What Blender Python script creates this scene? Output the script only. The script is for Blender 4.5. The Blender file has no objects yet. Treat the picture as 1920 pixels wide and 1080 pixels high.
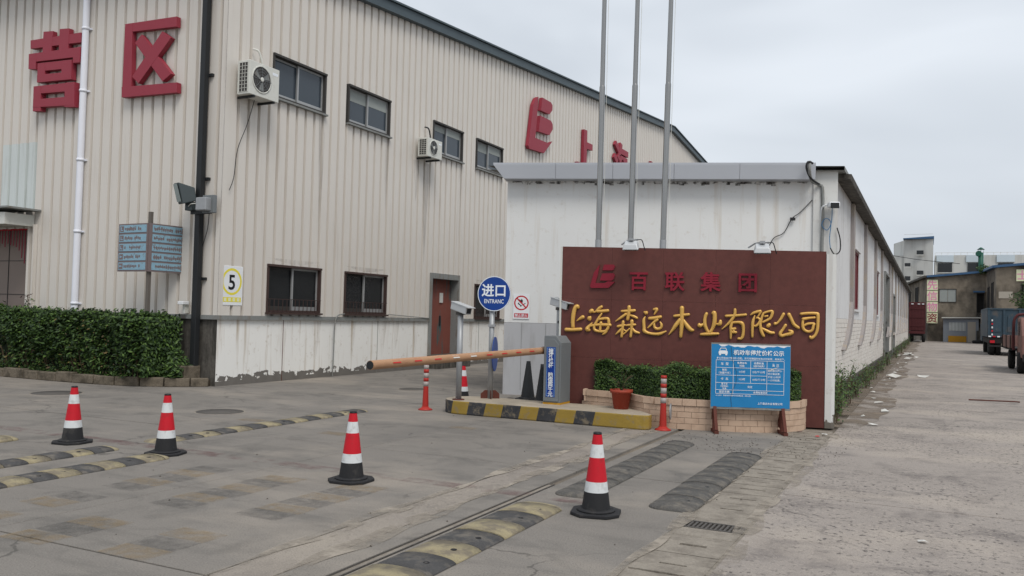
import bpy, bmesh, math, random
from mathutils import Matrix, Vector
random.seed(7)
SC = bpy.context.scene
COL = SC.collection
R_ = math.radians

# ------------------------------------------------------------------ camera
cam = bpy.data.cameras.new("camera")
cam.sensor_width = 36.0
cam.lens = 36.0 * 1593.317 / 1920.0
cam.clip_start = 0.1
cam.clip_end = 3000
cam_o = bpy.data.objects.new("camera", cam)
COL.objects.link(cam_o)
_r = Vector((0.89762, 0.44005, 0.02535)); _u = Vector((-0.00913, -0.03894, 0.99920)); _w = Vector((-0.44068, 0.89713, 0.03094))
cm = Matrix((( _r.x, _u.x, -_w.x, 0), (_r.y, _u.y, -_w.y, 0), (_r.z, _u.z, -_w.z, 1.65), (0, 0, 0, 1)))
cam_o.matrix_world = cm
SC.camera = cam_o

# ------------------------------------------------------------------ world: overcast sky
SUN_EL, SUN_AZ = R_(55), R_(132)          # azimuth measured clockwise from +Y (away from the viewer)
wd = bpy.data.worlds.new("World"); SC.world = wd; wd.use_nodes = True
nt = wd.node_tree; nt.nodes.clear()
o_ = nt.nodes.new("ShaderNodeOutputWorld"); bg = nt.nodes.new("ShaderNodeBackground")
sky = nt.nodes.new("ShaderNodeTexSky"); sky.sky_type = 'NISHITA'; sky.sun_disc = False
sky.sun_elevation = SUN_EL; sky.sun_rotation = SUN_AZ; sky.air_density = 1.5; sky.dust_density = 4.0
tc = nt.nodes.new("ShaderNodeTexCoord"); mp = nt.nodes.new("ShaderNodeMapping"); mp.inputs['Scale'].default_value = (1.0, 1.0, 2.6)
nz = nt.nodes.new("ShaderNodeTexNoise"); nz.inputs['Scale'].default_value = 2.3; nz.inputs['Detail'].default_value = 3.5; nz.inputs['Roughness'].default_value = .45
nz.inputs['Distortion'].default_value = .4
rp = nt.nodes.new("ShaderNodeValToRGB")
rp.color_ramp.elements[0].position = .34; rp.color_ramp.elements[0].color = (.60, .65, .715, 1)
rp.color_ramp.elements[1].position = .66; rp.color_ramp.elements[1].color = (.80, .85, .915, 1)
vm = nt.nodes.new("ShaderNodeVectorMath"); vm.operation = 'SCALE'; vm.inputs['Scale'].default_value = 9.0
mx = nt.nodes.new("ShaderNodeMix"); mx.data_type = 'RGBA'; mx.inputs['Factor'].default_value = .93
L = nt.links.new
L(tc.outputs['Generated'], mp.inputs['Vector']); L(mp.outputs[0], nz.inputs['Vector']); L(nz.outputs['Fac'], rp.inputs[0])
L(rp.outputs[0], vm.inputs[0]); L(sky.outputs[0], mx.inputs['A']); L(vm.outputs[0], mx.inputs['B']); L(mx.outputs['Result'], bg.inputs[0])
bg.inputs[1].default_value = .1
L(bg.outputs[0], o_.inputs[0])
sun = bpy.data.lights.new("sun", 'SUN'); sun.energy = 1.7; sun.angle = R_(24); sun.color = (1, .96, .9)
sun_o = bpy.data.objects.new("sun", sun); COL.objects.link(sun_o)
_sd = Vector((math.sin(SUN_AZ) * math.cos(SUN_EL), math.cos(SUN_AZ) * math.cos(SUN_EL), math.sin(SUN_EL)))
sun_o.rotation_euler = _sd.to_track_quat('Z', 'Y').to_euler()
SC.view_settings.view_transform = 'Standard'; SC.view_settings.look = 'None'
SC.view_settings.exposure = 0.22; SC.view_settings.gamma = 1.0
SC.view_settings.use_curve_mapping = False

# ------------------------------------------------------------------ materials
def lin(r, g, b):
    f = lambda c: (c / 255 / 12.92) if c / 255 <= .04045 else ((c / 255 + .055) / 1.055) ** 2.4
    return (f(r), f(g), f(b))
class NT:
    def __init__(s, name):
        s.m = bpy.data.materials.new(name); s.m.use_nodes = True; s.t = s.m.node_tree; s.t.nodes.clear()
        s.out = s.n("ShaderNodeOutputMaterial"); s.b = s.n("ShaderNodeBsdfPrincipled"); s.l(s.b.outputs[0], s.out.inputs[0])
        s.pos = s.n("ShaderNodeNewGeometry").outputs['Position']
    def n(s, t): return s.t.nodes.new(t)
    def l(s, a, b): s.t.links.new(a, b)
    def noise(s, sc, detail=4, rough=.55, vec=(1, 1, 1), dist=0):
        mp = s.n("ShaderNodeMapping"); mp.inputs['Scale'].default_value = vec; s.l(s.pos, mp.inputs[0])
        n = s.n("ShaderNodeTexNoise"); n.inputs['Scale'].default_value = sc; n.inputs['Detail'].default_value = detail
        n.inputs['Roughness'].default_value = rough; n.inputs['Distortion'].default_value = dist
        s.l(mp.outputs[0], n.inputs['Vector']); return n.outputs['Fac']
    def ramp(s, f, a, b, ca=(0, 0, 0), cb=(1, 1, 1)):
        r = s.n("ShaderNodeValToRGB"); e = r.color_ramp.elements
        e[0].position = a; e[1].position = b; e[0].color = (*ca, 1); e[1].color = (*cb, 1); s.l(f, r.inputs[0]); return r.outputs[0]
    def mix(s, f, a, b, mode='MIX'):
        m = s.n("ShaderNodeMix"); m.data_type = 'RGBA'; m.blend_type = mode
        for k, v in (('Factor', f), ('A', a), ('B', b)):
            i = m.inputs[k]
            if isinstance(v, (int, float)): i.default_value = v
            elif isinstance(v, tuple): i.default_value = (*v, 1)
            else: s.l(v, i)
        return m.outputs['Result']
    def math(s, op, a, b=0.0, c=None):
        m = s.n("ShaderNodeMath"); m.operation = op
        for i, v in enumerate((a, b) if c is None else (a, b, c)):
            if isinstance(v, (int, float)): m.inputs[i].default_value = v
            else: s.l(v, m.inputs[i])
        return m.outputs[0]
    def xyz(s):
        x = s.n("ShaderNodeSeparateXYZ"); s.l(s.pos, x.inputs[0]); return x.outputs
    def bump(s, h, k, d=.02):
        b = s.n("ShaderNodeBump"); b.inputs['Strength'].default_value = k; b.inputs['Distance'].default_value = d
        s.l(h, b.inputs['Height']); s.l(b.outputs[0], s.b.inputs['Normal'])
    def done(s, col, r=.8, metal=0, spec=.35):
        i = s.b.inputs
        if isinstance(col, tuple): i['Base Color'].default_value = (*col, 1)
        else: s.l(col, i['Base Color'])
        i['Roughness'].default_value = r; i['Metallic'].default_value = metal; i['Specular IOR Level'].default_value = spec
        return s.m
def k_(c, f): return tuple(min(1, v * f) for v in c)
def M(name, c, r=.8, var=.12, sc=2.5, metal=0, spec=.3, bump=0, bsc=60, stain=None, ssc=(1, 1, 1), sf=(.52, .68), sv=.6, ss=3):
    t = NT(name)
    col = t.mix(t.noise(sc, 5), k_(c, 1 - var), k_(c, 1 + var))
    col = t.mix(t.ramp(t.noise(sc * 9, 3), .35, .7), col, k_(c, 1 - var * 1.2)) if var > .1 else col
    if stain:
        f = t.ramp(t.noise(ss, 5, .6, ssc), *sf); f = t.mix(sv, (0, 0, 0), f)
        col = t.mix(f, col, stain)
    if bump: t.bump(t.noise(bsc, 4), bump)
    return t.done(col, r, metal, spec)
MT = {}
MT['clad'] = M('cream_cladding', lin(209, 203, 195), .55, .04, 1.2, spec=.4, stain=lin(172, 158, 146), ssc=(3, 3, .12), sf=(.58, .8), sv=.4)
MT['skylight'] = M('pale_blue_sheet', lin(200, 206, 204), .45, .05, 1.2, stain=lin(170, 175, 170), ssc=(3, 3, .2))
MT['trim_grey'] = M('grey_flashing', lin(132, 134, 132), .6, .12, 3, stain=lin(110, 95, 80), ssc=(2, 2, .6))
MT['roof'] = M('dark_roof_metal', lin(70, 82, 88), .5, .1, 2)
MT['darkwall'] = M('weathered_dark_plaster', lin(98, 94, 88), .9, .25, 1.6, bump=.3, stain=lin(48, 46, 42), ssc=(2.5, 2.5, .4), sf=(.4, .62), sv=.85)
MT['black'] = M('black_paint', lin(38, 40, 42), .5, .12, 5)
MT['blackrub'] = M('black_rubber', lin(40, 40, 42), .7, .15, 14, stain=lin(92, 88, 82), sf=(.55, .75), sv=.4, ss=8)
MT['white'] = M('white_paint', lin(226, 228, 230), .5, .04, 3)
MT['offwhite'] = M('offwhite_plastic', lin(205, 205, 198), .45, .06, 4, stain=lin(150, 145, 130), sf=(.56, .8), sv=.4, ss=6)
MT['pipewhite'] = M('white_pvc', lin(224, 226, 234), .4, .03, 3)
MT['glass'] = M('dark_window_glass', lin(62, 70, 78), .08, .1, 1.3, spec=.5)
MT['glass2'] = M('dim_window_glass', lin(38, 40, 42), .15, .15, 2.3, spec=.4)
MT['blind'] = M('pale_blind', lin(150, 155, 152), .8, .08, 3)
MT['alu'] = M('aluminium_frame', lin(165, 166, 166), .45, .08, 6, metal=.3)
MT['rustframe'] = M('rusty_brown_frame', lin(72, 56, 52), .8, .2, 9)
MT['darkframe'] = M('dark_frame', lin(66, 64, 62), .7, .15, 9)
MT['redsign'] = M('faded_red_letter', lin(146, 52, 66), .55, .06, 3)
MT['redletter'] = M('crimson_letter', lin(128, 26, 44), .5, .08, 5)
MT['gold'] = M('gold_letter', lin(214, 168, 86), .4, .1, 16, metal=.2, spec=.5)
MT['maroon'] = M('maroon_granite', lin(97, 55, 49), .5, .14, 1.3, spec=.3, bump=.05, stain=lin(112, 70, 62), ssc=(1.5, 1.5, .35), sf=(.5, .85), sv=.3, ss=2.5)
MT['steel'] = M('brushed_steel', lin(150, 149, 147), .24, .06, 4, metal=.92, spec=.5)
MT['galv'] = M('galvanised_steel', lin(158, 160, 162), .5, .1, 12, metal=.4)
MT['boxgrey'] = M('grey_powder_coat', lin(112, 116, 118), .55, .06, 5)
MT['camgrey'] = M('camera_silver', lin(188, 190, 191), .35, .04, 4, metal=.2)
MT['blue'] = M('sign_blue', lin(20, 62, 138), .4, .06, 3)
MT['boardblue'] = M('banner_blue', lin(34, 124, 180), .5, .09, 3.5, bump=.25, bsc=6)
MT['navy'] = M('navy_label', lin(14, 56, 140), .5, .08, 6)
MT['print'] = M('white_print', lin(225, 230, 235), .6, .03, 6)
MT['dimprint'] = M('faded_white_print', lin(150, 195, 222), .6, .08, 6)
MT['printblack'] = M('black_print', lin(28, 28, 28), .6, .05, 6)
MT['red'] = M('traffic_red', lin(188, 22, 38), .55, .1, 7, stain=lin(128, 44, 44), sf=(.54, .72), sv=.5, ss=13)
MT['orange'] = M('faded_red_orange', lin(166, 46, 38), .5, .1, 8)
MT['reflect'] = M('grey_reflective_tape', lin(168, 160, 156), .4, .12, 25)
MT['reflwhite'] = M('white_reflective_tape', lin(206, 209, 210), .45, .08, 14, stain=lin(150, 146, 140), sf=(.52, .72), sv=.5, ss=15)
MT['terracotta'] = M('terracotta_plastic', lin(158, 66, 48), .6, .12, 9)
MT['rust'] = M('rusty_steel', lin(98, 54, 44), .8, .25, 14, bump=.2)
MT['armtan'] = M('faded_barrier_arm', lin(176, 136, 104), .6, .12, 9, stain=lin(134, 94, 70), ssc=(6, 1, 6), sf=(.5, .7), sv=.5)
MT['armred'] = M('arm_red_mark', lin(186, 40, 40), .6, .15, 14)
MT['tile'] = M('beige_facing_tile', lin(190, 164, 142), .7, .1, 2.5, stain=lin(158, 130, 110), sf=(.48, .72), sv=.55, ss=7, bump=.08)
MT['mortar'] = M('mortar', lin(120, 105, 92), .9, .2, 8)
MT['soil'] = M('soil', lin(66, 56, 44), .95, .35, 9, bump=.5, bsc=30)
MT['kerb'] = M('old_kerb_stone', lin(118, 108, 94), .9, .3, 5, bump=.6, bsc=22, stain=lin(62, 56, 46), sf=(.45, .65), sv=.8, ss=4)
MT['manhole'] = M('cast_iron', lin(92, 88, 84), .7, .25, 18, bump=.5, bsc=60)
MT['bumpblack'] = M('bump_black', lin(78, 77, 77), .85, .22, 12, bump=.5, bsc=45, stain=lin(134, 126, 114), ssc=(1, 1, 1), sf=(.48, .72), sv=.6, ss=7)
MT['bumpyellow'] = M('bump_faded_yellow', lin(156, 145, 116), .85, .15, 12, bump=.5, bsc=45, stain=lin(112, 104, 92), sf=(.42, .60), sv=.85, ss=7)
MT['bumpworn'] = M('bump_worn_grey', lin(92, 90, 87), .9, .25, 9, bump=.7, bsc=40, stain=lin(126, 119, 109), sf=(.46, .68), sv=.6, ss=11)
MT['bluefaded'] = M('faded_blue_panel', lin(138, 174, 192), .6, .14, 7, stain=lin(112, 116, 120), sf=(.55, .68), sv=.7, ss=16)
MT['signgrey'] = M('brown_grey_frame', lin(118, 106, 106), .7, .1, 9)
MT['signpole'] = M('sign_post_grey', lin(104, 98, 92), .7, .12, 9)
MT['yellow'] = M('yellow_print', lin(226, 212, 74), .6, .08, 9)
MT['paper'] = M('litter_white', lin(196, 195, 190), .7, .08, 20)
MT['leafA'] = M('leaf_mid', lin(56, 80, 38), .55, .3, 1.6, spec=.3)
MT['leafB'] = M('leaf_dark', lin(38, 58, 30), .55, .3, 3.5, spec=.3)
MT['leafC'] = M('leaf_light', lin(82, 108, 48), .55, .3, 1.6, spec=.3)
MT['leafdry'] = M('leaf_dry', lin(120, 104, 62), .7, .3, 6)
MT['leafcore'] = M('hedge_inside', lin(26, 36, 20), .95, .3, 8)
MT['stem'] = M('woody_stem', lin(92, 78, 60), .9, .2, 9)
MT['greywall'] = M('stained_cement_wall', lin(136, 126, 112), .92, .18, .25, stain=lin(58, 54, 49), ssc=(1, 1, .8), sf=(.43, .62), sv=.9, ss=.42)
MT['farwhite'] = M('far_whitewash', lin(196, 196, 192), .9, .06, .3, stain=lin(140, 138, 132), ssc=(1, 1, .15), sf=(.5, .75), sv=.5, ss=.9)
MT['farpanel'] = M('far_pale_blue_panel', lin(198, 210, 218), .7, .04, .4)
MT['bluetrim'] = M('blue_roof_edge', lin(64, 96, 130), .6, .12, 1.2)
MT['truckblue'] = M('truck_blue', lin(56, 74, 86), .6, .15, 2.2, stain=lin(104, 92, 82), sf=(.52, .7), sv=.6, ss=2.5)
MT['truckrust'] = M('truck_brown', lin(132, 98, 90), .7, .18, 4)
MT['truckdark'] = M('truck_dark', lin(44, 42, 42), .8, .2, 6)
MT['contred'] = M('container_red', lin(84, 40, 42), .7, .15, 3)
MT['tyre'] = M('tyre', lin(40, 40, 40), .85, .15, 9)
MT['green'] = M('green_duct', lin(34, 84, 70), .5, .1, 3)
MT['pink'] = M('pink_print', lin(226, 140, 180), .7, .1, 3)
MT['cream'] = M('cream_sign', lin(224, 226, 190), .7, .06, 2)
MT['sheetgrey'] = M('hut_sheet', lin(134, 140, 148), .7, .1, 1.5)
MT['doorgrey'] = M('pale_door', lin(172, 164, 152), .7, .06, 2)
MT['ochre'] = M('ochre_sheet', lin(190, 140, 42), .7, .15, 2)
MT['darkhole'] = M('dark_interior', lin(30, 29, 28), .95, .2, 3)
MT['shutter'] = M('grey_brown_shutter', lin(140, 126, 118), .7, .06, 1)
MT['plasticcap'] = M('lamp_black', lin(60, 68, 70), .5, .08, 9)
MT['lampglass'] = M('lamp_lens', lin(128, 138, 134), .2, .05, 9, spec=.5)
MT['brickwhite'] = M('whitewashed_brick', lin(208, 203, 196), .85, .05, 3, bump=.15, stain=lin(168, 150, 140), ssc=(1, 1, 2.5), sf=(.52, .74), sv=.55, ss=2.2)
MT['pilaster'] = M('grey_pilaster', lin(150, 144, 142), .85, .1, 2, stain=lin(170, 152, 120), ssc=(1, 1, .5), sf=(.5, .72), sv=.6)
MT['greydado'] = M('grey_dado', lin(176, 176, 178), .8, .06, 2, stain=lin(150, 148, 146), ssc=(2, 2, .3), sv=.5)
MT['redframe'] = M('dark_red_shutter', lin(104, 34, 38), .7, .12, 4)
MT['fascia'] = M('grey_aluminium_panel', lin(178, 181, 187), .42, .04, 1.0, metal=.15)
MT['cable'] = M('black_cable', lin(40, 40, 42), .6, .1, 9)
MT['cableblue'] = M('blue_cable', lin(66, 118, 160), .5, .1, 9)
MT['drain'] = M('drain_concrete', lin(148, 140, 129), .95, .16, 5, bump=.6, bsc=35, stain=lin(112, 105, 96), sf=(.42, .64), sv=.8, ss=5)
MT['gravel'] = M('dark_crumbs', lin(84, 78, 70), .95, .3, 20)

def concrete(name, c, dark, dust, agg=0.0, crack=True):
    t = NT(name)
    col = t.mix(t.noise(.55, 6, .6), k_(c, .82), k_(c, 1.15))
    col = t.mix(t.ramp(t.noise(1.5, 7, .65, dist=.6), .50, .72), col, dark)
    col = t.mix(t.ramp(t.noise(.33, 5, .6, (1, 1.6, 1)), .50, .68), col, dust)
    if not agg: col = t.mix(t.mix(.7, (0, 0, 0), t.ramp(t.noise(2.2, 4, .6, (.3, 1.4, 1)), .54, .78)), col, k_(dark, .95))
    sp = t.noise(90, 2, .5)
    col = t.mix(t.ramp(sp, .56, .68), col, k_(c, .70)); col = t.mix(t.ramp(sp, .30, .38, (1, 1, 1), (0, 0, 0)), col, k_(c, 1.35))
    h = t.noise(70, 4)
    if agg:
        v = t.n("ShaderNodeTexVoronoi"); v.inputs['Scale'].default_value = 22; t.l(t.pos, v.inputs['Vector'])
        msk = t.ramp(t.noise(.5, 5, .65), .36, .56)
        vc = t.ramp(t.noise(19, 4, .65, (1, .8, 1)), .55, .64)
        f = t.mix(agg, (0, 0, 0), t.mix(1.0, vc, msk, 'MULTIPLY'))
        col = t.mix(f, col, k_(dark, .55))
        col = t.mix(t.mix(.55, (0, 0, 0), t.mix(1.0, t.ramp(v.outputs['Distance'], .18, .36, (1, 1, 1), (0, 0, 0)), msk, 'MULTIPLY')), col, k_(dust, 1.06))
        h = t.math('ADD', h, t.math('MULTIPLY', t.noise(38, 3, .6), 1.4))
    if crack:
        w = t.n("ShaderNodeTexVoronoi"); w.feature = 'DISTANCE_TO_EDGE'; w.inputs['Scale'].default_value = .42
        nv = t.n("ShaderNodeTexNoise"); nv.inputs['Scale'].default_value = 2.2; nv.inputs['Detail'].default_value = 6; t.l(t.pos, nv.inputs['Vector'])
        ad = t.n("ShaderNodeVectorMath"); ad.operation = 'MULTIPLY_ADD'; t.l(nv.outputs['Color'], ad.inputs[0]); ad.inputs[1].default_value = (.7, .7, .7); t.l(t.pos, ad.inputs[2])
        t.l(ad.outputs[0], w.inputs['Vector'])
        f = t.mix(1.0, t.ramp(w.outputs['Distance'], .003, .008, (1, 1, 1), (0, 0, 0)), t.ramp(t.noise(.5, 3), .52, .60), 'MULTIPLY')
        col = t.mix(t.mix(.6, (0, 0, 0), f), col, k_(dark, .45))
    t.bump(h, .35, .01)
    return t.done(col, .9, 0, .25)
MT['concrete'] = concrete('worn_concrete', lin(124, 119, 113), lin(96, 93, 89), lin(147, 139, 129))
MT['concrete2'] = concrete('pale_concrete_apron', lin(139, 131, 123), lin(110, 104, 98), lin(156, 147, 135), .4)
MT['road'] = concrete('exposed_aggregate_road', lin(148, 140, 133), lin(102, 96, 93), lin(168, 158, 147), 1.0)
MT['earth'] = concrete('dusty_earth', lin(112, 104, 94), lin(86, 80, 72), lin(138, 126, 110), .5, False)

def fade_paint(name, c, lo, hi, sc=9, vec=(1, 1, 1), amax=1.0):
    t = NT(name); m = t.done(t.mix(t.noise(5, 4), k_(c, .85), k_(c, 1.15)), .85)
    tr = t.n("ShaderNodeBsdfTransparent"); ms = t.n("ShaderNodeMixShader")
    f = t.mix(amax, (0, 0, 0), t.ramp(t.noise(sc, 6, .65, vec), lo, hi))
    t.l(f, ms.inputs[0]); t.l(tr.outputs[0], ms.inputs[1]); t.l(t.b.outputs[0], ms.inputs[2]); t.l(ms.outputs[0], t.out.inputs[0])
    return m
MT['py'] = fade_paint('worn_yellow_paint', lin(150, 127, 90), .33, .98, amax=.75)
MT['pd'] = fade_paint('worn_dark_paint', lin(88, 86, 84), .33, .98, amax=.75)
MT['pred'] = fade_paint('worn_red_line', lin(118, 84, 84), .44, .95, 3)
MT['dirt'] = fade_paint('roadside_dirt', lin(122, 109, 95), .38, .66, 1.6)
MT['streak'] = fade_paint('run_off_streak', lin(118, 106, 95), .38, .80, 3, (2.2, 2.2, .16), .42)
MT['rusty'] = fade_paint('rust_run', lin(150, 116, 78), .40, .85, 3, (2.2, 2.2, .2), .42)
MT['dust'] = fade_paint('sandy_dust', lin(152, 143, 131), .40, .62, 2.2)
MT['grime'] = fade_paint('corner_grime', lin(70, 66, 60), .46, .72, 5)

def plaster(name, c, streak, peel, ph, pw, moss=None, low=None):
    t = NT(name); x = t.xyz()
    col = t.mix(t.noise(.8, 6), k_(c, .93), k_(c, 1.04))
    col = t.mix(t.mix(.75, (0, 0, 0), t.ramp(t.noise(2.6, 5, .6, (2.2, 2.2, .14)), .55, .76)), col, streak)
    col = t.mix(t.mix(.4, (0, 0, 0), t.ramp(t.noise(6, 5, .7), .58, .72)), col, k_(streak, .9))
    if low:
        f = t.math('LESS_THAN', x['Z'], low[0]); col = t.mix(f, col, low[1])
    if ph:
        n1 = t.noise(1.5, 6, .68); hgt = t.math('MULTIPLY_ADD', n1, pw, ph - pw * .5)
        f = t.math('SMOOTH_MIN', t.math('GREATER_THAN', hgt, x['Z']), 1.0, 0.0) if False else t.math('GREATER_THAN', hgt, x['Z'])
        pc = t.mix(t.noise(4, 5), k_(peel, .75), k_(peel, 1.2))
        isl = t.math('GREATER_THAN', t.noise(4.5, 5, .6), .56); f = t.math('MULTIPLY', f, t.math('SUBTRACT', 1.0, t.math('MULTIPLY', isl, t.math('GREATER_THAN', x['Z'], ph * .45))))
        col = t.mix(f, col, pc)
        t.bump(t.math('ADD', t.math('MULTIPLY', f, -1.0), t.math('MULTIPLY', t.noise(40, 3), .2)), .4, .02)
    else:
        t.bump(t.noise(30, 4), .12, .01)
    return t.done(col, .85, 0, .25)
MT['whitewall'] = plaster('peeling_white_plaster', lin(234, 233, 229), lin(160, 136, 104), lin(112, 108, 103), .21, .5)
MT['front'] = plaster('white_front_plaster', lin(222, 222, 220), lin(196, 186, 172), lin(96, 92, 84), .12, .4)
MT['side'] = plaster('white_side_plaster', lin(206, 206, 206), lin(134, 126, 118), lin(120, 114, 106), 0, 0)
MT['pier'] = plaster('peeled_pier', lin(206, 206, 203), lin(170, 160, 150), lin(110, 104, 96), .2, .3)

def stripes():
    t = NT('kerb_hazard_stripes'); x = t.xyz()
    g = t.n("ShaderNodeNewGeometry"); sn = t.n("ShaderNodeSeparateXYZ"); t.l(g.outputs['True Normal'], sn.inputs[0])
    u = t.math('ADD', x['X'], t.math('MULTIPLY', x['Z'], -.22)); u = t.math('ADD', u, 7.02)
    fr = t.math('FRACT', t.math('DIVIDE', u, .62)); f = t.math('GREATER_THAN', fr, .5)
    f = t.math('MULTIPLY', f, t.math('LESS_THAN', x['X'], -4.25))
    col = t.mix(f, t.mix(t.noise(6, 5), lin(136, 112, 46), lin(160, 134, 62)), t.mix(t.noise(9, 5), lin(40, 42, 46), lin(70, 70, 72)))
    wear = t.ramp(t.noise(8, 6, .7), .52, .66); col = t.mix(t.mix(.75, (0, 0, 0), wear), col, lin(130, 118, 98))
    top = t.math('GREATER_THAN', sn.outputs['Z'], .6)
    col = t.mix(top, col, t.mix(t.noise(4, 6, .65), lin(128, 118, 104), lin(182, 170, 152)))
    t.bump(t.noise(30, 5), .4, .01)
    return t.done(col, .85)
MT['stripes'] = stripes()
def doormat():
    t = NT('peeling_red_door_paint')
    col = t.mix(t.noise(1.8, 5), lin(110, 62, 54), lin(132, 78, 66))
    f = t.ramp(t.noise(1.6, 6, .65, (.6, 2.6, .35)), .57, .62)
    return t.done(t.mix(f, col, lin(64, 88, 88)), .7)
MT['door'] = doormat()

# ------------------------------------------------------------------ builders
W = {}
def F(x=0, y=0, z=0, rot=0): return Matrix.Translation((x, y, z)) @ Matrix.Rotation(R_(rot), 4, 'Z')
def put(o, parent, wm):
    COL.objects.link(o); W[o] = wm
    if parent: o.parent = parent; o.matrix_basis = W[parent].inverted() @ wm
    else: o.matrix_basis = wm
    return o
def tag(o, label=None, cat=None, group=None, kind=None):
    if label: o['label'] = label
    if cat: o['category'] = cat
    if group: o['group'] = group
    if kind: o['kind'] = kind
    return o
def thing(name, label, cat, fr=None, group=None):
    return tag(put(bpy.data.objects.new(name, None), None, fr or F()), label, cat, group)
def part(name, mesh, parent, fr=None):
    return put(bpy.data.objects.new(name, mesh), parent, fr if fr is not None else W[parent])
def copy_tree(o, wm, parent=None, label=None):
    old = W[o]; c = o.copy(); put(c, parent, wm)
    for ch in list(o.children): copy_tree(ch, wm @ old.inverted() @ W[ch], c)
    if label: c['label'] = label
    return c
def curve_pts(P, k=4):
    n = len(P); out = []
    for i in range(n - 1):
        a, b, c, d = P[max(i - 1, 0)], P[i], P[i + 1], P[min(i + 2, n - 1)]
        for j in range(k):
            t = j / k
            out.append(tuple(.5 * (2 * b[q] + (c[q] - a[q]) * t + (2 * a[q] - 5 * b[q] + 4 * c[q] - d[q]) * t * t + (3 * b[q] - a[q] - 3 * c[q] + d[q]) * t ** 3) for q in range(len(b))))
    return out + [tuple(P[-1])]
class MB:
    def __init__(s): s.v = []; s.f = []; s.m = []; s.sm = []
    def add(s, vs, fs, mi=0, smooth=False):
        o = len(s.v); s.v += [tuple(v) for v in vs]
        for f in fs: s.f.append(tuple(i + o for i in f)); s.m.append(mi); s.sm.append(smooth)
        return s
    def box(s, x0, x1, y0, y1, z0, z1, mi=0):
        return s.add([(x, y, z) for z in (z0, z1) for y in (y0, y1) for x in (x0, x1)],
                     [(0, 2, 3, 1), (4, 5, 7, 6), (0, 1, 5, 4), (2, 6, 7, 3), (0, 4, 6, 2), (1, 3, 7, 5)], mi)
    def bar(s, a, b, w, d=None, mi=0, up=(0, 0, 1)):
        a, b = Vector(a), Vector(b); t = (b - a).normalized(); u = Vector(up)
        if abs(t.dot(u)) > .95: u = Vector((0, 1, 0))
        x = t.cross(u).normalized(); z = x.cross(t); d = d or w
        P = [p + x * (i * w / 2) + z * (j * d / 2) for p in (a, b) for i, j in ((-1, -1), (1, -1), (1, 1), (-1, 1))]
        return s.add(P, [(3, 2, 1, 0), (4, 5, 6, 7), (0, 1, 5, 4), (1, 2, 6, 5), (2, 3, 7, 6), (3, 0, 4, 7)], mi)
    def prism(s, poly, y0, y1, mi=0, plane='xz'):
        n = len(poly); g = (lambda p, y: (p[0], y, p[1])) if plane == 'xz' else ((lambda p, y: (p[0], p[1], y)) if plane == 'xy' else (lambda p, y: (y, p[0], p[1])))
        ar = sum(poly[i][0] * poly[(i + 1) % n][1] - poly[(i + 1) % n][0] * poly[i][1] for i in range(n))
        if ar < 0: poly = poly[::-1]
        V = [g(p, y0) for p in poly] + [g(p, y1) for p in poly]
        A, B = tuple(range(n)), tuple(range(2 * n - 1, n - 1, -1)); S_ = [(i, i + n, (i + 1) % n + n, (i + 1) % n) for i in range(n)]
        if plane != 'xz': A, B = A[::-1], B[::-1]; S_ = [q[::-1] for q in S_]
        return s.add(V, [A, B] + S_, mi)
    def tube(s, P, r, n=8, mi=0, smooth=True, caps=True, flat=1.0, flatax=(0, 1, 0)):
        P = [Vector(p) for p in P]; rs = r if isinstance(r, (list, tuple)) else [r] * len(P)
        V = []; Fc = []; u0 = None
        for i, p in enumerate(P):
            t = (P[min(i + 1, len(P) - 1)] - P[max(i - 1, 0)])
            t = t.normalized() if t.length > 1e-9 else Vector((0, 0, 1))
            if flat != 1.0: a = Vector(flatax); b = t.cross(a).normalized()
            else:
                ref = u0 if u0 is not None else (Vector((0, 0, 1)) if abs(t.z) < .9 else Vector((1, 0, 0)))
                b = t.cross(ref).normalized(); a = b.cross(t).normalized(); u0 = a
            for j in range(n):
                q = 2 * math.pi * j / n; V.append(p + b * (math.cos(q) * rs[i]) + a * (math.sin(q) * rs[i] * flat))
        for i in range(len(P) - 1):
            for j in range(n): Fc.append((i * n + j, i * n + (j + 1) % n, (i + 1) * n + (j + 1) % n, (i + 1) * n + j))
        s.add(V, Fc, mi, smooth)
        if caps: s.add(V[:n], [tuple(range(n))[::-1]], mi); s.add(V[-n:], [tuple(range(n))], mi)
        return s
    def lathe(s, prof, n=20, mi=0, c=(0, 0, 0), smooth=True, ax='z', caps=True, mis=None):
        V = []; Fs = []
        for r, h in prof:
            for j in range(n):
                q = 2 * math.pi * j / n; a, b = r * math.cos(q), r * math.sin(q)
                V.append((c[0] + a, c[1] + b, c[2] + h) if ax == 'z' else ((c[0] + a, c[1] - h, c[2] + b) if ax == 'y' else (c[0] + h, c[1] + a, c[2] + b)))
        for i in range(len(prof) - 1):
            s.add([], [], mi); Fs = []
            base = len(s.v) if i == 0 else base
            for j in range(n): Fs.append((i * n + j, i * n + (j + 1) % n, (i + 1) * n + (j + 1) % n, (i + 1) * n + j))
            if i == 0: s.v += V
            for f in Fs: s.f.append(tuple(k + base for k in f)); s.m.append(mis[i] if mis else mi); s.sm.append(smooth)
        if caps:
            s.f.append(tuple(base + k for k in range(n))[::-1]); s.m.append(mis[0] if mis else mi); s.sm.append(False)
            s.f.append(tuple(base + (len(prof) - 1) * n + k for k in range(n))); s.m.append(mis[-1] if mis else mi); s.sm.append(False)
        return s
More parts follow.
